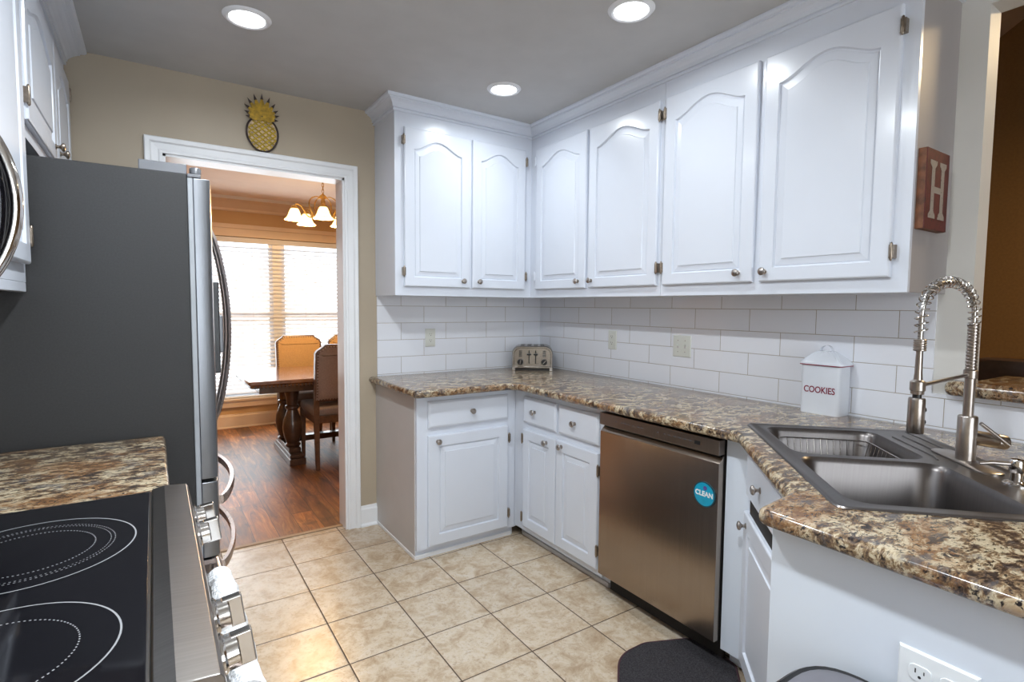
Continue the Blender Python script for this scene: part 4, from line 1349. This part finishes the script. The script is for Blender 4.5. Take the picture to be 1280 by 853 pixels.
crown('trim_7', [(LF, 0.0), (LF, -2.456)][::-1][::-1], 'cab', 2.396, 0.070) if False else None
m = MB()
prof = [(0, 0), (0.009, 0.0), (0.011, 0.007), (0.006, 0.009), (0.006, 0.014), (0.014, 0.016), (0.015, 0.022), (0.020, 0.030), (0.034, 0.042), (0.052, 0.051), (0.060, 0.053), (0.060, 0.058), (0.076, 0.060), (0.084, 0.067), (0.084, H - 2.396), (0, H - 2.396)]
m.loops([[(LF + a, y, 2.396 + z) for a, z in prof] for y in (0.0, -2.500)])
struct(m.build('trim_7', 'cab', smooth=False))

# microwave over the range
mw = thing('microwave', 'black over-range microwave with a bowed chrome handle', 'microwave', (-2.625, -2.500, 1.345), pi / 2)
MB().box(0, 0, 0, 0.760, 0.34, 0.45).build('body', 'blackplastic', mw, 0.004)
MB().box(0.0, -0.020, 0.035, 0.60, 0.0, 0.445).build('door', 'ceran', mw, 0.006)
MB().box(0.606, -0.018, 0.035, 0.758, 0.0, 0.445).build('control_panel', 'blackplastic', mw, 0.004)
for nm, dy, r1, mt in (('handle', 0.0, 0.0105, 'chrome'), ('handle_insert', 0.020, 0.012, 'ceran')):
    m = MB()
    pts = []
    for k in range(25):
        s = k / 24
        pts.append((0.600, -0.018 - (0.064 - dy) * sin(pi * s) ** 0.62, 0.015 + 0.305 * s))
    m.tube(pts, r1, 12)
    m.build(nm, mt, mw)

# ================================================================== RANGE
RY0, RY1 = -2.500, -1.738
rg = thing('range', 'stainless electric range with a black glass cooktop', 'stove', (-2.295, RY0, 0), pi / 2)
RW = RY1 - RY0
MB().box(0, 0.012, 0.05, RW, 0.645, 0.900).build('body', 'blacksteel', rg)
MB().box(0.02, 0.04, 0.0, RW - 0.02, 0.6, 0.05).build('base', 'blackplastic', rg)
m = MB()
m.rounded_prism(rrect(0.0, 0.068, RW, 0.65, 0.012, 4), 0.900, 0.9235, 0.004)
ck = m.build('cooktop_frame', 'blackplastic', rg)
m = MB()
m.rounded_prism(rrect(0.010, 0.074, RW - 0.012, 0.60, 0.014, 4), 0.9235, 0.9255, 0.0008)
gl = m.build('cooktop_glass', 'ceran', rg)
def ring(mb, cx, cy, r, w, z, n=72, dash=None):
    for k in range(n):
        a0 = 2 * pi * k / n; a1 = 2 * pi * (k + (dash or 1.0)) / n
        P = [(cx + (r - w) * cos(a0), cy + (r - w) * sin(a0), z), (cx + (r + w) * cos(a0), cy + (r + w) * sin(a0), z), (cx + (r + w) * cos(a1), cy + (r + w) * sin(a1), z), (cx + (r - w) * cos(a1), cy + (r - w) * sin(a1), z)]
        mb.f([mb.v(p) for p in P])
for (wx, wy, rads) in ((-2.535, -1.995, (0.147, 0.117, 0.089)), (-2.530, -2.335, (0.134, 0.0, 0.092))):
    lx, ly = wy - RY0, -(wx + 2.295)
    for rad, wd, nn, dd in ((rads[0], 0.0012, 72, None), (rads[1], 0.0007, 120, 0.45), (rads[1] - 0.006, 0.0006, 120, 0.45), (rads[2], 0.0009, 96, 0.45)):
        if rad > 0.01:
            m = MB(); ring(m, lx, ly, rad, wd, 0.9259, nn, dd); m.build('burner_ring', 'ringprint', gl, smooth=False)
for (wx, wy) in ((-2.77, -1.93), (-2.77, -2.28)):
    m = MB(); ring(m, wy - RY0, -(wx + 2.295), 0.08, 0.001, 0.9259); m.build('burner_ring', 'ringprint', gl, smooth=False)
m = MB()
prof = [(0.070, 0.905), (0.070, 0.9245), (0.067, 0.927), (0.046, 0.9315), (0.004, 0.9280), (0.0, 0.922), (-0.018, 0.800), (-0.014, 0.795), (0.02, 0.795)]
m.loops([[(x, y, z) for y, z in prof] for x in (-0.002, RW + 0.002)])
m.build('control_panel', 'steeltop', rg, 0.0012, ang=5)
fn = Vector((0, -1, 0.13)).normalized()
for ky in (-1.815, -1.915, -2.268, -2.372):
    lx = ky - RY0
    cpt = Vector((lx, -0.0075, 0.872))
    kb = MB().lathe([(0.0275, 0), (0.0275, 0.003), (0.0235, 0.006), (0.0225, 0.020), (0.0195, 0.022), (0.001, 0.022)], cpt, fn, 28).build('knob', 'chrome', rg)
    q = Vector((0, 0, 1)).rotation_difference(fn).to_matrix().to_4x4()
    MB().box(-0.0075, -0.0235, 0.012, 0.0075, 0.0235, 0.040, Matrix.Translation(cpt) @ q).build('grip', 'chrome', kb, 0.0025)
od = MB().box(0.01, -0.010, 0.30, RW - 0.01, 0.014, 0.785).build('oven_door', 'steel', rg, 0.004)
MB().box(0.12, -0.0125, 0.38, RW - 0.12, -0.009, 0.66).build('oven_window', 'ceran', od, 0.002)
MB().box(0.01, -0.008, 0.06, RW - 0.01, 0.014, 0.29).build('storage_drawer', 'steel', rg, 0.004)
oh = MB().tube([(0.05, -0.048, 0.752), (RW - 0.05, -0.048, 0.752)], 0.0105, 14)
for x in (0.07, RW - 0.07):
    oh.box(x - 0.012, -0.048, 0.742, x + 0.012, -0.008, 0.762)
oh.build('oven_handle', 'handle', od)
# towel folded over the oven handle
tw = MB()
L = []
nt = 22
X0, X1 = 0.20, 0.625
prof_t = []
for k in range(9): prof_t.append((-0.030, 0.50 + 0.25 * k / 8))
for k in range(1, 8):
    a = pi * k / 8
    prof_t.append((-0.048 + 0.018 * cos(a), 0.752 + 0.018 * sin(a)))
for k in range(14): prof_t.append((-0.066 - 0.004 * sin(k * 0.9) , 0.75 - 0.32 * k / 13))
for i in range(nt + 1):
    x = X0 + (X1 - X0) * i / nt
    wv = 0.004 * sin(i * 1.1) + 0.002 * sin(i * 2.7)
    L.append([(x, y + wv * (0.3 if 8 < j < 16 else 1.0) * (-1), z) for j, (y, z) in enumerate(prof_t)])
V = [[tw.v(p) for p in row] for row in L]
for a, b in zip(V, V[1:]):
    for j in range(len(prof_t) - 1):
        tw.f([a[j], a[j + 1], b[j + 1], b[j]])
two = tw.build('dish_towel', 'towel')
two.location = (-2.295, RY0, 0); two.rotation_euler = (0, 0, pi / 2)
sol = two.modifiers.new('thick', 'SOLIDIFY'); sol.thickness = 0.006; sol.offset = 1
tag(two, 'white waffle-weave dish towel folded over the oven door handle', 'towel')

# ================================================================== MAT AND BIN
RP = [(-0.575, -2.02), (-0.56, -1.83), (-0.76, -1.742), (-0.90, -1.742), (-1.02, -1.86), (-1.36, -2.20), (-1.56, -2.42), (-1.44, -2.54), (-1.26, -2.56), (-1.10, -2.50)]
o = MB().rounded_prism(round_poly(RP[::-1][::-1], [0.03, 0.05, 0.06, 0.10, 0.2, 0.1, 0.06, 0.08, 0.05, 0.03], 5)[::-1] if False else round_poly(RP, [0.03, 0.08, 0.10, 0.22, 0.3, 0.1, 0.06, 0.08, 0.05, 0.03], 10), 0.0005, 0.010, 0.003, bottom=False)
km = thing('floor_mat', 'dark charcoal rounded mat on the tiles before the sink cabinet', 'mat', (0, 0, 0))
o.build('pile', 'mat', km)
MAT['matedge'] = simple('maroon mat binding', (0.055, 0.02, 0.028), 0.8)
MB().tube([(x, y, 0.006) for x, y in round_poly(RP, [0.03, 0.08, 0.10, 0.22, 0.3, 0.1, 0.06, 0.08, 0.05, 0.03], 10)], 0.0055, 6, close=True).build('binding', 'matedge', km)

tb = thing('trash_bin', 'grey steel-lidded trash bin against the end panel below the sink', 'trash bin', (-1.425, -2.865, 0), 0)
bp = rrect(-0.165, -0.225, 0.165, 0.225, 0.10, 8)
m = MB()
m.loops([[(x * s, y * s, z) for x, y in bp] for s, z in ((0.86, 0.0), (0.88, 0.01), (0.97, 0.60), (0.97, 0.615))])
m.build('body', 'bin', tb)
m = MB()
m.loops([[(x * s, y * s, z) for x, y in bp] for s, z in ((0.985, 0.612), (1.03, 0.616), (1.04, 0.628), (1.03, 0.642), (0.99, 0.650), (0.96, 0.648))])
m.build('lid_rim', 'blackplastic', tb)
m = MB()
m.loops([[(x * s, y * s, z) for x, y in bp] for s, z in ((0.962, 0.640), (0.955, 0.649), (0.85, 0.656), (0.60, 0.661), (0.30, 0.663))])
m.build('lid', 'bin', tb)

# ================================================================== FAMILY ROOM CHAIR
ar = thing('armchair', 'dark brown leather armchair whose back shows above the bar ledge', 'armchair', (1.05, -2.55, 0), 0)
m = MB()
n = 30
def blob(m, x0, x1, y0, y1, z0, z1, r):
    m.rounded_prism(rrect(x0, y0, x1, y1, r, 6), z0, z1, min(r, (z1 - z0) / 2.2), seg=6)
m2 = MB(); blob(m2, 0.02, 0.80, -0.42, 0.42, 0.10, 0.46, 0.06); m2.build('base', 'leather', ar)
m2 = MB(); blob(m2, 0.10, 0.80, -0.30, 0.30, 0.40, 0.54, 0.06); m2.build('seat_cushion', 'leather', ar)
for s in (-1, 1):
    m2 = MB(); blob(m2, 0.0, 0.82, s * 0.36 - 0.08, s * 0.36 + 0.08, 0.10, 0.64, 0.07); m2.build('arm', 'leather', ar)
m2 = MB()
L = []
for k, (z, s, o_) in enumerate([(0.40, 0.9, 0), (0.44, 1.0, 0), (0.70, 1.0, -0.05), (0.95, 1.0, -0.10), (1.03, 0.98, -0.115), (1.075, 0.90, -0.12), (1.095, 0.70, -0.12)]):
    L.append([(x * (0.6 + 0.4 * s) + 0.02 + o_, y * s, z + (0.012 * cos(y * 9) if z > 1 else 0)) for x, y in rrect(-0.11, -0.40, 0.11, 0.40, 0.09, 6)])
L = [[(x, y, z + 0.03) for x, y, z in q] for q in L]
m2.loops(L)
m2.build('backrest', 'leather', ar)

# ================================================================== DINING TABLE
TZ = 0.740
dt = thing('dining_table', 'dark wood trestle dining table with turned pedestals, in the dining room', 'table', (-0.72, 1.86, 0), 0)
m = MB()
TP = rrect(-1.035, -0.48, 1.035, 0.48, 0.012, 3)
m.loops([[(x * 1, y * 1, z) for x, y in poly_offset(TP, d)] for d, z in ((0.04, TZ - 0.060), (0.022, TZ - 0.052), (0.020, TZ - 0.040), (0.010, TZ - 0.034), (0.0, TZ - 0.026), (0.0, TZ - 0.004), (0.004, TZ))])
m.build('tabletop', 'topwood', dt)
m = MB()
for k in range(70):
    x = -0.99 + k * 0.0287
    for s in (-1, 1):
        m.box(x, s * 0.463 - 0.003, TZ - 0.058, x + 0.014, s * 0.463 + 0.003, TZ - 0.038)
for k in range(31):
    y = -0.445 + k * 0.0287
    for s in (-1, 1):
        m.box(s * 1.018 - 0.003, y, TZ - 0.058, s * 1.018 + 0.003, y + 0.014, TZ - 0.038)
m.build('edge_carving', 'darkwood', dt)
MB().box(-0.95, -0.40, TZ - 0.11, 0.95, 0.40, TZ - 0.055).build('apron', 'darkwood', dt, 0.004)
turn = [(0.058, 0.125), (0.066, 0.14), (0.050, 0.155), (0.056, 0.17), (0.072, 0.22), (0.080, 0.29), (0.074, 0.35), (0.052, 0.41), (0.042, 0.44), (0.056, 0.455), (0.056, 0.475), (0.044, 0.485), (0.050, 0.55), (0.060, 0.595), (0.064, 0.615), (0.050, 0.63)]
for s in (-1, 1):
    pd = MB()
    pd.box(s * 0.66 - 0.065, -0.36, 0.0, s * 0.66 + 0.065, 0.36, 0.055)
    pd.box(s * 0.66 - 0.055, -0.33, 0.055, s * 0.66 + 0.055, 0.33, 0.085)
    pd.box(s * 0.66 - 0.048, -0.25, 0.085, s * 0.66 + 0.048, 0.25, 0.125)
    p = pd.build('pedestal_base', 'darkwood', dt, 0.006)
    MB().box(s * 0.66 - 0.05, -0.36, 0.628, s * 0.66 + 0.05, 0.36, 0.665).build('pedestal_cap', 'darkwood', dt, 0.004)
    for y in (-0.16, 0.16):
        MB().lathe(turn, (s * 0.66, y, 0), n=28).build('turned_column', 'darkwood', p)
MB().box(-0.66, -0.04, 0.125, 0.66, 0.04, 0.175).build('stretcher', 'darkwood', dt, 0.004)

# dining chairs
def make_chair(label, mat_back, mat_seat, loc, rot, group=None):
    t = thing('dining_chair', label, 'chair', loc, rot, group)
    # local: faces +y, width along x
    hw = 0.222
    lean = lambda z: -0.235 - max(0.0, (z - 0.45)) * 0.12
    for sx in (-1, 1):
        L = []
        for z, w in ((0.0, 0.015), (0.20, 0.018), (0.45, 0.021), (0.60, 0.020)):
            yy = -0.235 - (0.03 * (1 - z / 0.45) if z < 0.45 else 0) - max(0, z - 0.45) * 0.12
            xx = sx * (hw - 0.02)
            L.append([(xx - w, yy - w, z), (xx + w, yy - w, z), (xx + w, yy + w, z), (xx - w, yy + w, z)])
        m = MB(); m.loops(L); m.build('leg', 'legwood', t, 0.003)
        L = []
        for z, w in ((0.0, 0.013), (0.30, 0.019), (0.44, 0.022)):
            xx = sx * (hw - 0.02); yy = 0.235
            L.append([(xx - w, yy - w, z), (xx + w, yy - w, z), (xx + w, yy + w, z), (xx - w, yy + w, z)])
        m = MB(); m.loops(L); m.build('leg', 'legwood', t, 0.003)
    MB().box(-hw + 0.02, -0.245, 0.375, hw - 0.02, -0.215, 0.435).box(-hw + 0.02, 0.222, 0.375, hw - 0.02, 0.25, 0.435).box(-hw + 0.005, -0.235, 0.375, -hw + 0.03, 0.235, 0.435).box(hw - 0.03, -0.235, 0.375, hw - 0.005, 0.235, 0.435).build('seat_frame', 'legwood', t, 0.003)
    m = MB(); m.rounded_prism(rrect(-hw, -0.22, hw, 0.265, 0.03, 4), 0.425, 0.505, 0.030, seg=4); m.build('seat', mat_seat, t)
    # back with clipped upper corners
    out = [(-hw, 0.56), (hw, 0.56), (hw, 0.955), (hw - 0.012, 0.975), (hw - 0.055, 1.005), (hw - 0.075, 1.025), (-hw + 0.075, 1.025), (-hw + 0.055, 1.005), (-hw + 0.012, 0.975), (-hw, 0.955)]
    m = MB()
    def ring_(d, dy):
        return [(x, lean(z) + dy, z) for x, z in poly_offset(out, d)]
    m.loops([ring_(0.010, -0.030), ring_(0.0, -0.024), ring_(0.0, 0.024), ring_(0.010, 0.030)])
    m.build('back_frame', 'legwood', t)
    m = MB()
    m.loops([ring_(0.012, -0.022), ring_(0.012, -0.032), ring_(0.020, -0.040), ring_(0.06, -0.044)])
    m.loops([ring_(0.012, 0.022), ring_(0.012, 0.032), ring_(0.020, 0.042), ring_(0.06, 0.048)])
    m.build('back_upholstery', mat_back, t)
    m = MB()
    for dy, sg_ in ((-0.038, -1), (0.040, 1)):
        ip = poly_offset(out, 0.018)
        for a, b in zip(ip, ip[1:] + ip[:1]):
            a, b = Vector(a), Vector(b)
            k = max(1, int((b - a).length / 0.022))
            for i in range(k):
                p = a.lerp(b, i / k)
                m.lathe([(0.0065, 0), (0.005, 0.003), (0.001, 0.0045)], (p.x, lean(p.y) + dy, p.y), (0, sg_, 0), 7)
    m.build('nailhead_trim', 'nail', t)
    return t
make_chair('grey-brown linen dining chair on the near side of the table, its back to the kitchen', 'linen_grey', 'linen_grey', (-1.073, 1.545, 0), 0)
make_chair('tan linen dining chair with nailhead trim, before the middle of the blinds', 'linen_gold', 'linen_grey', (-1.110, 2.40, 0), pi)
make_chair('tan linen dining chair mostly hidden behind the door casing', 'linen_gold', 'linen_grey', (-0.592, 2.40, 0), pi)

# ================================================================== CHANDELIER
chx, chy = -1.085, 1.75
ch_ = thing('chandelier', 'gold five-arm chandelier with lit frosted bell shades, over the dining table', 'chandelier', (chx, chy, H), 0)
MB().lathe([(0.001, -0.045), (0.02, -0.042), (0.05, -0.02), (0.06, 0.0)], n=28).build('ceiling_canopy', 'goldmetal', ch_)
m = MB()
z = -0.045
i = 0
while z > -0.135:
    pts = []
    for k in range(12):
        a = 2 * pi * k / 12
        if i % 2: pts.append((0.009 * cos(a), 0, z - 0.014 + 0.017 * sin(a)))
        else: pts.append((0, 0.009 * cos(a), z - 0.014 + 0.017 * sin(a)))
    m.tube(pts, 0.0028, 6, close=True)
    z -= 0.026; i += 1
m.build('chain', 'goldmetal', ch_)
MB().lathe([(0.004, -0.155), (0.010, -0.165), (0.030, -0.180), (0.034, -0.190), (0.018, -0.198), (0.012, -0.205), (0.020, -0.225), (0.020, -0.25), (0.012, -0.29), (0.016, -0.33), (0.030, -0.355), (0.018, -0.375), (0.008, -0.395), (0.001, -0.40)][::-1], n=24).build('column', 'goldmetal', ch_)
va = math.atan2(chx - CX, chy - CY)
for k in range(5):
    a = radians(-90 - 14 + 72 * k)
    d = Vector((cos(a), sin(a), 0))
    P = [(0.012, -0.205), (0.055, -0.190), (0.105, -0.215), (0.120, -0.265), (0.100, -0.320), (0.085, -0.350), (0.100, -0.372), (0.135, -0.365), (0.160, -0.325), (0.190, -0.285), (0.225, -0.275), (0.243, -0.290)]
    sm = []
    for i in range(len(P) - 1):
        p0 = P[max(i - 1, 0)]; p1 = P[i]; p2 = P[i + 1]; p3 = P[min(i + 2, len(P) - 1)]
        for s in range(4):
            t_ = s / 4
            f_ = lambda A, B, C, D: 0.5 * (2 * B + (C - A) * t_ + (2 * A - 5 * B + 4 * C - D) * t_ ** 2 + (-A + 3 * B - 3 * C + D) * t_ ** 3)
            sm.append((f_(p0[0], p1[0], p2[0], p3[0]), f_(p0[1], p1[1], p2[1], p3[1])))
    sm.append(P[-1])
    ao = MB().tube([d * r + Vector((0, 0, z)) for r, z in sm], 0.0048, 8).build('arm', 'goldmetal', ch_)
    c0 = d * 0.243
    MB().lathe([(0.001, -0.283), (0.014, -0.288), (0.026, -0.300), (0.028, -0.315), (0.022, -0.320)][::-1], c0, n=20).build('fitter_cap', 'goldmetal', ao)
    prof = [(0.022, -0.310), (0.034, -0.322), (0.044, -0.345), (0.052, -0.370), (0.064, -0.392), (0.082, -0.410), (0.080, -0.412), (0.062, -0.396), (0.049, -0.371), (0.041, -0.346), (0.031, -0.325), (0.019, -0.314)]
    MB().lathe(prof, c0, n=28, caps=False).build('glass_shade', 'shade', ao)
    ld = bpy.data.lights.new('bulb', 'POINT'); ld.energy = BULB_POWER; ld.color = BULB_COLOR; ld.shadow_soft_size = 0.025
    lo = bpy.data.objects.new('bulb_light', ld); COL.objects.link(lo)
    lo.location = (chx + c0.x, chy + c0.y, H - 0.405)
